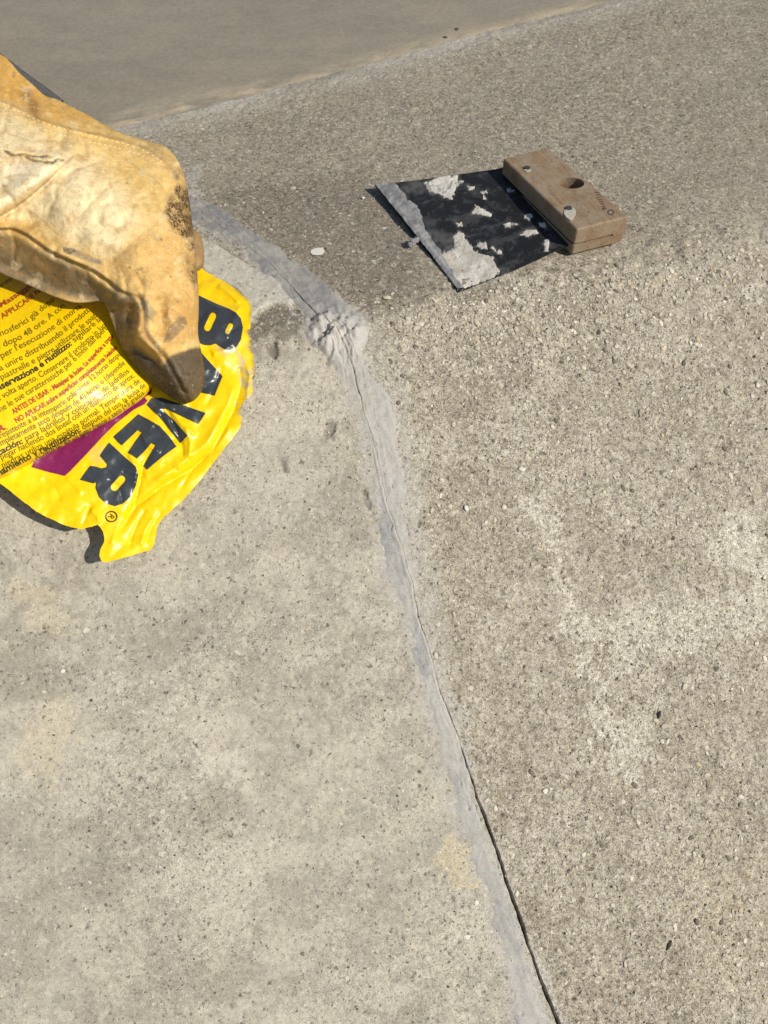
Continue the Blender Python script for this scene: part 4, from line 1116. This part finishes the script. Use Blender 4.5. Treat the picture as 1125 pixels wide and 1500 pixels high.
paste2 = [([(235, 590), (300, 575), (310, 600), (280, 625), (240, 610)], .8), ([(350, 640), (400, 640), (405, 680), (360, 670)], .7), ([(200, 740), (260, 700), (340, 700), (350, 730), (280, 745)], .9),
          ([(90, 660), (160, 640), (200, 655), (110, 685)], .8), ([(390, 780), (430, 770), (430, 860), (395, 860)], 1.2), ([(120, 395), (170, 400), (170, 420), (120, 420)], .7), ([(420, 730), (450, 735), (450, 755)], .7)]
pm = np.zeros(kx.shape)
for p, k_ in paste: pm = np.maximum(pm, km(Z2(p), 3.6 if k_ > 1 else 2.4, 0.8))
for p, k_ in paste2: pm = np.maximum(pm, km(Zk(p), 2.6, 0.7) * 0.95)
hf = fbm(kx, ky, 4.5, 4, 728, 0.75)
pm = np.where(pm > 0.01, sstep(0.22, 0.92, pm + 0.80 * hf), 0)
pm = pm * (0.35 + 0.65 * sstep(-0.42, -0.15, fbm(kx, ky, 12, 4, 720, 0.65)))
lipw = np.interp(uu, [0, .25, .45, .8, 1], [.13, .17, .11, .08, .06])
scuff = sstep(0.02, 0.30, fbm(uu * 5, vv * 1.2, 0.35, 5, 733, 0.68) + 0.35 * hf)
lipm = sstep(1 - lipw - 0.015, 1 - lipw + 0.02, vv + 0.05 * fbm(uu, vv, 0.08, 4, 721, 0.6)) * (uu > -1)
haze_ = np.clip(0.55 * km(Z2([(200, 150), (470, 120), (470, 230), (330, 250), (250, 230)]), 6) + 0.5 * km(Z2([(380, 420), (560, 500), (690, 540), (680, 640), (600, 700), (480, 560)]), 7) + 0.5 * km(Z2([(1010, 760), (1110, 770), (1110, 830), (1020, 830)]), 3), 0, 1) * sstep(-0.3, 0.3, fbm(kx, ky, 14, 4, 722, .65))
kt = np.ones(kx.shape + (3,)) * np.array([0.0125, 0.0128, 0.0135])
halo = np.zeros(kx.shape)
for p, _ in paste: halo = np.maximum(halo, km(Z2(p), 5.5, 1.5))
for p, _ in paste2: halo = np.maximum(halo, km(Zk(p), 4.5, 1.5))
haze_ = np.maximum(haze_, halo * 1.0 * sstep(-0.12, 0.14, fbm(kx, ky, 9, 4, 724, 0.65)))
kt = lerp(kt, np.array([0.055, 0.055, 0.056]), (scuff * 0.7)[..., None])
kt = lerp(kt, np.array([0.165, 0.163, 0.160]), (haze_ * 0.85)[..., None])
def sheet(name, T, thick, parent, mat, attrs, origin, sel=None):
    idx = np.arange(T[..., 0].size).reshape(T.shape[:2]); n = idx.size
    q = np.stack([idx[:-1, :-1], idx[:-1, 1:], idx[1:, 1:], idx[1:, :-1]], -1)
    V_ = T.reshape(-1, 3)
    a, b, c = V_[q[0, 0, 0]], V_[q[0, 0, 1]], V_[q[0, 0, 3]]
    if sel is not None:
        v_, f_, at_ = compact(V_, q[sel], attrs)
        if np.cross(b - a, c - a)[2] < 0: f_ = f_[:, ::-1]
        return link(name, mesh(name, v_, f_, True, at_, origin), mat, parent)
    q2 = q.reshape(-1, 4)
    rim = np.concatenate([idx[0, :], idx[1:, -1], idx[-1, -2::-1], idx[-2:0:-1, 0]])
    rn = np.roll(rim, -1)
    sideq = np.stack([rim, rim + n, rn + n, rn], 1)
    if np.cross(b - a, c - a)[2] < 0:
        F_ = np.concatenate([q2[:, ::-1], q2 + n, sideq])
    else:
        F_ = np.concatenate([q2, q2[:, ::-1] + n, sideq[:, ::-1]])
    at_ = {k2: np.concatenate([v2, v2]) for k2, v2 in attrs.items()}
    return link(name, mesh(name, np.concatenate([V_, V_ - (0, 0, thick)]), F_, False, at_, origin), mat, parent)
ob = sheet('blade', top_, 0.0006, knife, M_STEEL, {'tint': kt.reshape(-1, 3)}, kn_o)
M_PASTE = filler_material(); M_PASTE.name = 'dried_cement'
for nm, msk, c1, c2, thk, seed in (('cement_crust', pm, [0.50, 0.465, 0.40], [0.60, 0.575, 0.52], 0.00024, 730), ('cement_lip', lipm, [0.17, 0.172, 0.18], [0.27, 0.268, 0.262], 0.0005, 740)):
    T = top_.copy()
    T[..., 2] += msk * thk * (0.7 + 1.3 * np.clip(fbm(kx, ky, 7, 4, seed, 0.65) + 0.3, 0, 1)) - 0.0002 * (1 - msk) + 0.00012 * (msk > .1)
    if nm == 'cement_lip': T[..., 2] += 0.0009 * sstep(0.94, 0.97, vv) * sstep(1.03, 0.985, vv) * np.interp(uu, [0, .2, .35, 1], [.1, .3, 1, 1])
    cc = lerp(np.array(c1), np.array(c2), sstep(-0.25, 0.25, fbm(kx, ky, 10, 4, seed + 5))[..., None])
    cc = lerp(cc, np.array([0.16, 0.158, 0.155]), (sstep(0.85, 0.15, msk) * 0.85)[..., None])
    if nm == 'cement_crust': cc = lerp(cc, np.array([0.36, 0.335, 0.29]), (sstep(0.35, 0.7, vv) * sstep(-0.2, 0.25, fbm(kx, ky, 16, 4, 751)) * 0.75)[..., None])
    sel = (np.maximum(np.maximum(msk[:-1, :-1], msk[1:, 1:]), np.maximum(msk[1:, :-1], msk[:-1, 1:])) > 0.12) & (vv[:-1, :-1] > 0.0)
    sheet(nm, T, 0, knife, M_PASTE, {'tint': cc.reshape(-1, 3), 'grain': 0.25 * np.ones(kx.size)}, kn_o, sel)
# a crumb of paste hanging off the edge
cb = flat(605, 354, 0.003)
bm = bmesh.new()
for dx, dy, dz, r in ((0, 0, 0, .0017), (-.0014, -.0008, -.0010, .0013), (.0016, .0008, .0004, .0014)):
    res = bmesh.ops.create_icosphere(bm, subdivisions=3, radius=r)
    bmesh.ops.translate(bm, verts=res['verts'], vec=Vector(cb) - Vector(kn_o) + Vector((dx, dy, dz)))
for v in bm.verts: v.co += v.normal * random.uniform(-.0003, .0003)
me = bpy.data.meshes.new('cement_crumb'); bm.to_mesh(me); bm.free()
link('cement_crumb', me, plain_material('grey_paste', [0.27, 0.265, 0.26], 0.85, 900), knife)

# the wooden block handle, with its saw-kerf, hole and two nails
HT = 0.0150
ht = [flat(*p, HT) for p in ((737, 232), (803, 215), (921, 317), (845, 336))]
hx = Vector(((ht[3] + ht[2]) - (ht[0] + ht[1])) * 0.5).normalized()          # along the handle, towards the viewer
hc = sum(ht) / 4
hy = Vector((0, 0, 1)).cross(hx).normalized()
fr = np.array([[hx.x, hx.y, 0], [hy.x, hy.y, 0], [0, 0, 1.0]])
loc = [(np.array(p) - np.array([hc[0], hc[1], 0])) @ fr.T for p in ht]
bm = bmesh.new()
bot = [bm.verts.new((p[0], p[1], 0.0004)) for p in loc]; tp_ = [bm.verts.new((p[0], p[1], HT)) for p in loc]
bm.faces.new(bot[::-1]); bm.faces.new(tp_)
for i in range(4): bm.faces.new((bot[i], bot[(i + 1) % 4], tp_[(i + 1) % 4], tp_[i]))
bmesh.ops.recalc_face_normals(bm, faces=bm.faces)
bmesh.ops.bevel(bm, geom=list(bm.edges), offset=0.0013, segments=3, profile=0.6, affect='EDGES')
me = bpy.data.meshes.new('handle'); bm.to_mesh(me); bm.free()
handle = link('handle', me, M_WOOD)
def local(px, py, h): 
    p = flat(px, py, h); return (np.array(p) - np.array([hc[0], hc[1], 0])) @ fr.T
def cutter(bmc):
    m_ = bpy.data.meshes.new('cut'); bmc.to_mesh(m_); bmc.free()
    o_ = bpy.data.objects.new('cut', m_); COL.objects.link(o_); return o_
hp = local(836, 268, HT)
cuts = []
bmc = bmesh.new(); bmesh.ops.create_cone(bmc, cap_ends=True, segments=36, radius1=.0066, radius2=.0070, depth=.05, matrix=Matrix.Translation((hp[0], hp[1], HT)) @ Matrix.Rotation(-math.atan2(hx.y, hx.x), 4, 'Z') @ Matrix.Diagonal((1.0, 0.72, 1, 1))); cuts.append(cutter(bmc))
hp2 = local(822, 268, HT)
bmc = bmesh.new(); bmesh.ops.create_cone(bmc, cap_ends=True, segments=20, radius1=.0016, radius2=.0022, depth=.010, matrix=Matrix.Translation((hp2[0], hp2[1], HT))); cuts.append(cutter(bmc))
yl, yh = min(p[1] for p in loc), max(p[1] for p in loc)
xl, xh = min(p[0] for p in loc), max(p[0] for p in loc)
sgn = 1 if loc[0][1] > loc[1][1] else -1                # side on which the blade sits
yb = loc[0][1]
bmc = bmesh.new(); bmesh.ops.create_cube(bmc, size=1.0, matrix=Matrix.Translation((0, yb - sgn * 0.006, 0.0062)) @ Matrix.Diagonal((xh - xl + .02, 0.030, 0.0012, 1))); cuts.append(cutter(bmc))
for c in cuts:
    mod = handle.modifiers.new('b', 'BOOLEAN'); mod.operation = 'DIFFERENCE'; mod.object = c; mod.solver = 'EXACT'
dg = bpy.context.evaluated_depsgraph_get(); dg.update()
new = bpy.data.meshes.new_from_object(handle.evaluated_get(dg))
handle.modifiers.clear(); handle.data = new
for c in cuts: bpy.data.objects.remove(c)
for p in new.polygons: p.use_smooth = False
handle.parent = knife
handle.location = Vector((hc[0], hc[1], 0)) - Vector(kn_o)
handle.rotation_euler = (0, 0, math.atan2(hx.y, hx.x))
M_NAIL = plain_material('dull_nail', [0.10, 0.10, 0.095], 0.5, 900, 0.3, 0.2, 0.6)
for px_, py_ in ((772, 247), (833, 306)):
    p = local(px_, py_, HT)
    bm = bmesh.new()
    bmesh.ops.create_cone(bm, cap_ends=True, segments=20, radius1=.0018, radius2=.0016, depth=.0012, matrix=Matrix.Translation((p[0], p[1], HT + 0.0001)))
    bmesh.ops.create_cone(bm, cap_ends=True, segments=10, radius1=.0009, radius2=.0009, depth=.010, matrix=Matrix.Translation((p[0], p[1], HT - 0.005)))
    me = bpy.data.meshes.new('nail'); bm.to_mesh(me); bm.free()
    link('nail', me, M_NAIL, handle)
def dab(name, pts, mat, thick, hh=HT):
    """a thin flake or print on the handle's top, from its outline"""
    L_ = [local(x, y, hh) for x, y in pts]
    b_ = bmesh.new(); vs = [b_.verts.new((p[0], p[1], hh + thick)) for p in L_]; vb = [b_.verts.new((p[0] * 1.0, p[1], hh - 0.0002)) for p in L_]
    b_.faces.new(vs)
    for i in range(len(vs)): b_.faces.new((vs[i], vb[i], vb[(i + 1) % len(vs)], vs[(i + 1) % len(vs)]))
    bmesh.ops.recalc_face_normals(b_, faces=b_.faces)
    m_ = bpy.data.meshes.new(name); b_.to_mesh(m_); b_.free()
    return link(name, m_, mat, handle)
dab('cement_dab', Zk([(545, 560), (570, 540), (600, 530), (628, 550), (632, 580), (615, 615), (592, 632), (560, 610), (540, 580)]), plain_material('cement_flake', [0.42, 0.39, 0.33], 0.9), 0.0004)
dab('cement_dab', Zk([(240, 252), (295, 248), (298, 262), (262, 268)]), bpy.data.materials['cement_flake'], 0.0004)
M_STAMP = ink_material('stamp_ink', [0.075, 0.055, 0.045], 0.7)
def ring(c, r0, r1, a0=0, a1=2 * math.pi, n=26):
    pts = [(c[0] + r1[0] * math.cos(t), c[1] + r1[1] * math.sin(t)) for t in np.linspace(a0, a1, n)]
    pts += [(c[0] + r0[0] * math.cos(t), c[1] + r0[1] * math.sin(t)) for t in np.linspace(a1, a0, n)]
    return pts
dab('stamp_mark', ring(Zk([(893, 568)])[0], (3.0, 2.6), (5.2, 4.4), 0, 2 * math.pi - 0.05), M_STAMP, 0.00006)
dab('stamp_mark', Zk([(825, 535), (850, 528), (860, 545), (835, 552)]), M_STAMP, 0.00006)
for i in range(7):
    a = np.array([770 + i * 9, 420 + i * 17.0]); b = a + (38 - 2 * i, -6)
    dab('stamp_mark', Zk([tuple(a), tuple(b), tuple(b + (3, 6)), tuple(a + (3, 6))]), M_STAMP, 0.00005 + 0.00001 * i)

# ------------------------------------------------------------------ small loose things and embedded stones
def stone_mesh(name, seed, flat_=0.5, sub=2):
    b_ = bmesh.new(); bmesh.ops.create_icosphere(b_, subdivisions=sub, radius=1.0)
    r_ = random.Random(seed)
    ax = [Vector((r_.uniform(-1, 1), r_.uniform(-1, 1), r_.uniform(-1, 1))).normalized() for _ in range(7)]
    for v in b_.verts:
        k_ = 1.0
        for a_ in ax:
            dd = v.co.normalized().dot(a_)
            if dd > 0.62: k_ = min(k_, 0.62 / dd + 0.08)
        v.co *= k_; v.co.z *= flat_
    m_ = bpy.data.meshes.new(name); b_.to_mesh(m_); b_.free()
    return m_
def ground_at(px, py):
    p = at(px, py); return p
M_WHITE = plain_material('white_stone', [0.66, 0.63, 0.56], 0.7, 700, 0.12)
M_CREAM = plain_material('cream_stone', [0.58, 0.50, 0.36], 0.75, 700, 0.15)
M_DKST = plain_material('dark_stone', [0.085, 0.072, 0.055], 0.75, 700, 0.2)
def tilt(p):
    e_ = 1e-4
    n_ = Vector((-(zg(p[0] + e_, p[1]) - zg(p[0] - e_, p[1])) / (2 * e_), -(zg(p[0], p[1] + e_) - zg(p[0], p[1] - e_)) / (2 * e_), 1)).normalized()
    return Vector((0, 0, 1)).rotation_difference(n_)
def put(name, px, py, sx, sy, mat, seed, label, cat, group=None, rz=0.0, flat_=0.5, h=0.0006):
    p = at(px, py); dep = (p - CAM) @ cF
    me = stone_mesh(name, seed, flat_ * 0.55)
    for f in me.polygons: f.use_smooth = False
    o = link(name, me, mat)
    q = tilt(p)
    o.location = p + np.array(q @ Vector((0, 0, h)))
    o.rotation_mode = 'QUATERNION'; o.rotation_quaternion = q @ Matrix.Rotation(rz, 3, 'Z').to_quaternion()
    o.scale = (sx / 2 * dep / FPX, sy / 2 * dep / FPX, (sx + sy) / 4 * dep / FPX)
    tag(o, label, cat, group); return o
put('paint_fleck', 465, 368, 25, 20, M_WHITE, 3, 'white oval fleck lying flat on the slab between the filler and the blade', 'fleck', flat_=0.03, h=0.00015)
put('pebble', 683, 745, 7, 11, M_WHITE, 4, 'bright white chip set in the slab right of the smooth filler strip', 'stone', 'chips of stone in the slab', 0.3)
put('pebble', 567, 437, 12, 9, M_CREAM, 5, 'pale cream chip at the broken arris left of the blade tip', 'stone', 'chips of stone in the slab')
put('pebble', 684, 1372, 13, 9, M_WHITE, 6, 'white chip left of the open crack near the bottom of the picture', 'stone', 'chips of stone in the slab')
put('pebble', 697, 1322, 8, 8, M_WHITE, 7, 'small white chip at the edge of the filler below the yellow stain', 'stone', 'chips of stone in the slab')
put('pebble', 798, 1159, 9, 9, M_WHITE, 8, 'white chip alone on the slab right of the open crack', 'stone', 'chips of stone in the slab')
put('pebble', 972, 510, 12, 8, M_CREAM, 9, 'cream chip on the worn slab below the wooden handle', 'stone', 'chips of stone in the slab', 0.6)
put('pebble', 804, 486, 7, 8, M_WHITE, 10, 'white chip just below the blade side of the arris', 'stone', 'chips of stone in the slab')
put('pebble', 92, 983, 8, 7, M_WHITE, 11, 'white chip on the smooth slab below the bag', 'stone', 'chips of stone in the slab')
put('pebble', 532, 291, 6, 6, M_WHITE, 12, 'white chip beside the shadow of the blade corner', 'stone', 'chips of stone in the slab')
put('pebble', 876, 488, 7, 10, M_DKST, 13, 'dark grey chip among the pale grains below the handle', 'stone', 'chips of stone in the slab')
put('pebble', 985, 789, 8, 8, M_DKST, 14, 'dark round chip near the pale patch at the right edge', 'stone', 'chips of stone in the slab')
put('pebble', 669, 45, 8, 10, M_DKST, 15, 'dark crumb on the sandy line at the back of the slab', 'stone', 'chips of stone in the slab', h=0.001)
# two seeds
def seed_husk(px, py, L_, w_, rz, label):
    b_ = bmesh.new(); bmesh.ops.create_uvsphere(b_, u_segments=14, v_segments=12, radius=1.0)
    for v in b_.verts:
        k_ = (1 - abs(v.co.x)) ** 0.25; v.co.y *= k_; v.co.z *= 0.6 * k_
        v.co.z += 0.25 * v.co.x ** 2; v.co.y *= 1 + 0.25 * v.co.x
    m_ = bpy.data.meshes.new('seed_husk'); b_.to_mesh(m_); b_.free()
    for f in m_.polygons: f.use_smooth = True
    o = link('seed_husk', m_, plain_material('dark_husk', [0.035, 0.028, 0.02], 0.6, 1500) if 'dark_husk' not in bpy.data.materials else bpy.data.materials['dark_husk'])
    p = at(px, py); dep = (p - CAM) @ cF; q = tilt(p)
    o.location = p + np.array(q @ Vector((0, 0, 0.0006)))
    o.rotation_mode = 'QUATERNION'; o.rotation_quaternion = q @ Matrix.Rotation(rz, 3, 'Z').to_quaternion()
    o.scale = (L_ / 2 * dep / FPX, w_ / 2 * dep / FPX, w_ / 2 * dep / FPX)
    tag(o, label, 'seed')
seed_husk(979, 1384, 17, 6, math.radians(62), 'dark slim seed husk on the slab at the lower right')
seed_husk(965, 1047, 13, 5, math.radians(75), 'dark slim seed husk on the pale patch right of the crack')

# aggregate showing through the worn slab: embedded stones of a few millimetres, past counting
N = 5200
gx_ = rng.uniform(380, 1150, N); gy_ = rng.uniform(330, 1530, N)
gx_[:1500] = rng.uniform(545, 1140, 1500); gy_[:1500] = 440 - (gx_[:1500] - 600) * 0.17 + rng.gamma(1.5, 45, 1500)
gp = at(gx_, gy_); iy = np.clip(np.searchsorted(YS, gp[:, 1]), 1, len(YS) - 1); iu = np.clip(np.searchsorted(US, gp[:, 0] - crack_x(gp[:, 1])), 1, len(US) - 1)
s_, e_ = arris(gp[:, 0], gp[:, 1])
ok_ = (rng.random(N) < grain[iy, iu]) & ~(hasf[iy, iu] & (ft[iy, iu] > -0.0003)) & (gp[:, 0] > crack_x(gp[:, 1])) & (s_ > -0.012) & (smear[iy, iu] < 0.5)
gp, zz = gp[ok_], z[iy, iu][ok_]; n_ = len(gp)
ico = bmesh.new(); bmesh.ops.create_icosphere(ico, subdivisions=2, radius=1.0)
iv = np.array([v.co[:] for v in ico.verts]); ifc = np.array([[v.index for v in f.verts] for f in ico.faces]); ico.free()
rad = 0.00045 + 0.00085 * rng.random(n_) ** 2.5
ang = rng.uniform(0, 2 * math.pi, n_)
vj = iv[None] * np.stack([rng.uniform(0.7, 1.5, n_), rng.uniform(0.6, 1.0, n_), np.full(n_, 0.24)], 1)[:, None] * rng.uniform(0.78, 1.18, (n_, len(iv), 1))
ca, sa = np.cos(ang)[:, None], np.sin(ang)[:, None]
vx, vy = vj[..., 0] * ca - vj[..., 1] * sa, vj[..., 0] * sa + vj[..., 1] * ca
vj = np.stack([vx, vy, vj[..., 2]], -1) * rad[:, None, None]
e1_ = 1e-4
gxs = (zg(gp[:, 0] + e1_, gp[:, 1]) - zg(gp[:, 0] - e1_, gp[:, 1])) / (2 * e1_); gys = (zg(gp[:, 0], gp[:, 1] + e1_) - zg(gp[:, 0], gp[:, 1] - e1_)) / (2 * e1_)
vj[..., 2] += vj[..., 0] * gxs[:, None] + vj[..., 1] * gys[:, None]
vj += np.stack([gp[:, 0], gp[:, 1], zz - rad * 0.09], 1)[:, None]
fj = ifc[None] + (np.arange(n_) * len(iv))[:, None, None]
pal = np.array([[0.49, 0.44, 0.345], [0.58, 0.535, 0.44], [0.44, 0.40, 0.325], [0.17, 0.145, 0.11], [0.48, 0.385, 0.25], [0.36, 0.32, 0.26]])
gt = np.repeat(pal[rng.choice(6, n_, p=[.32, .20, .22, .10, .05, .11])] * rng.uniform(0.88, 1.12, (n_, 1)), len(iv), 0)
ta = NT('aggregate'); ga = ta.noise(ta.coord(), 1500, 3, 0.65)
ma = ta.out(ta.mix(1.0, ta.attr('tint').outputs['Color'], ta.gray(ta.rng(ga, 0.3, 0.7, 0.78, 1.16)), 'MULTIPLY'), 0.85, ta.bump(ga, 0.4, 0.0004), 0.25)
tag(link('aggregate', mesh('aggregate', vj.reshape(-1, 3), fj.reshape(-1, 3), True, {'tint': gt}), ma), kind='stuff')

# sand grains standing in the worn surface, nobody could count them
N = 15000
gx_ = rng.uniform(-30, 1155, N); gy_ = rng.uniform(20, 1530, N)
gp = at(gx_, gy_); gs_, ge_ = arris(gp[:, 0], gp[:, 1])
bdp = (gp[:, 0] - B0[0]) * bN[0] + (gp[:, 1] - B0[1]) * bN[1]
iy = np.clip(np.searchsorted(YS, gp[:, 1]), 1, len(YS) - 1); iu = np.clip(np.searchsorted(US, gp[:, 0] - crack_x(gp[:, 1])), 1, len(US) - 1)
zz = np.maximum(z[iy, iu], np.where(hasf[iy, iu], fz[iy, iu], -9))
dens = grain[iy, iu] * np.where(hasf[iy, iu] & (ft[iy, iu] > 0), 0.15, 1.0) * np.where(bdp > -0.004, 0, 1)
kp = rng.random(N) < dens
gp, zz = gp[kp], zz[kp]; n_ = len(gp)
ico = bmesh.new(); bmesh.ops.create_icosphere(ico, subdivisions=1, radius=1.0)
iv = np.array([v.co[:] for v in ico.verts]); ifc = np.array([[v.index for v in f.verts] for f in ico.faces]); ico.free()
rad = 0.00022 + 0.00042 * rng.random(n_) ** 3
Q = rng.normal(size=(n_, 3, 3)); Q, _ = np.linalg.qr(Q)
sc = rng.uniform(0.55, 1.25, (n_, 1, 3))
vj = iv[None] * sc * rng.uniform(0.8, 1.15, (n_, len(iv), 1))
vj = np.einsum('nvk,nkl->nvl', vj, Q) * rad[:, None, None]
vj += np.stack([gp[:, 0], gp[:, 1], zz - rad * 0.1], 1)[:, None]
fj = ifc[None] + (np.arange(n_) * len(iv))[:, None, None]
pal = np.array([[0.50, 0.45, 0.36], [0.58, 0.54, 0.46], [0.36, 0.32, 0.26], [0.24, 0.20, 0.15], [0.10, 0.085, 0.065], [0.42, 0.33, 0.20]])
ci = rng.choice(len(pal), n_, p=[.27, .17, .24, .12, .15, .05])
gt = np.repeat(pal[ci] * rng.uniform(0.85, 1.15, (n_, 1)), len(iv), 0)
tg = NT('sand_grains'); mg = tg.out(tg.attr('tint').outputs['Color'], 0.8, None, 0.3)
tag(link('sand_grains', mesh('sand_grains', vj.reshape(-1, 3), fj.reshape(-1, 3), False, {'tint': gt}), mg), kind='stuff')
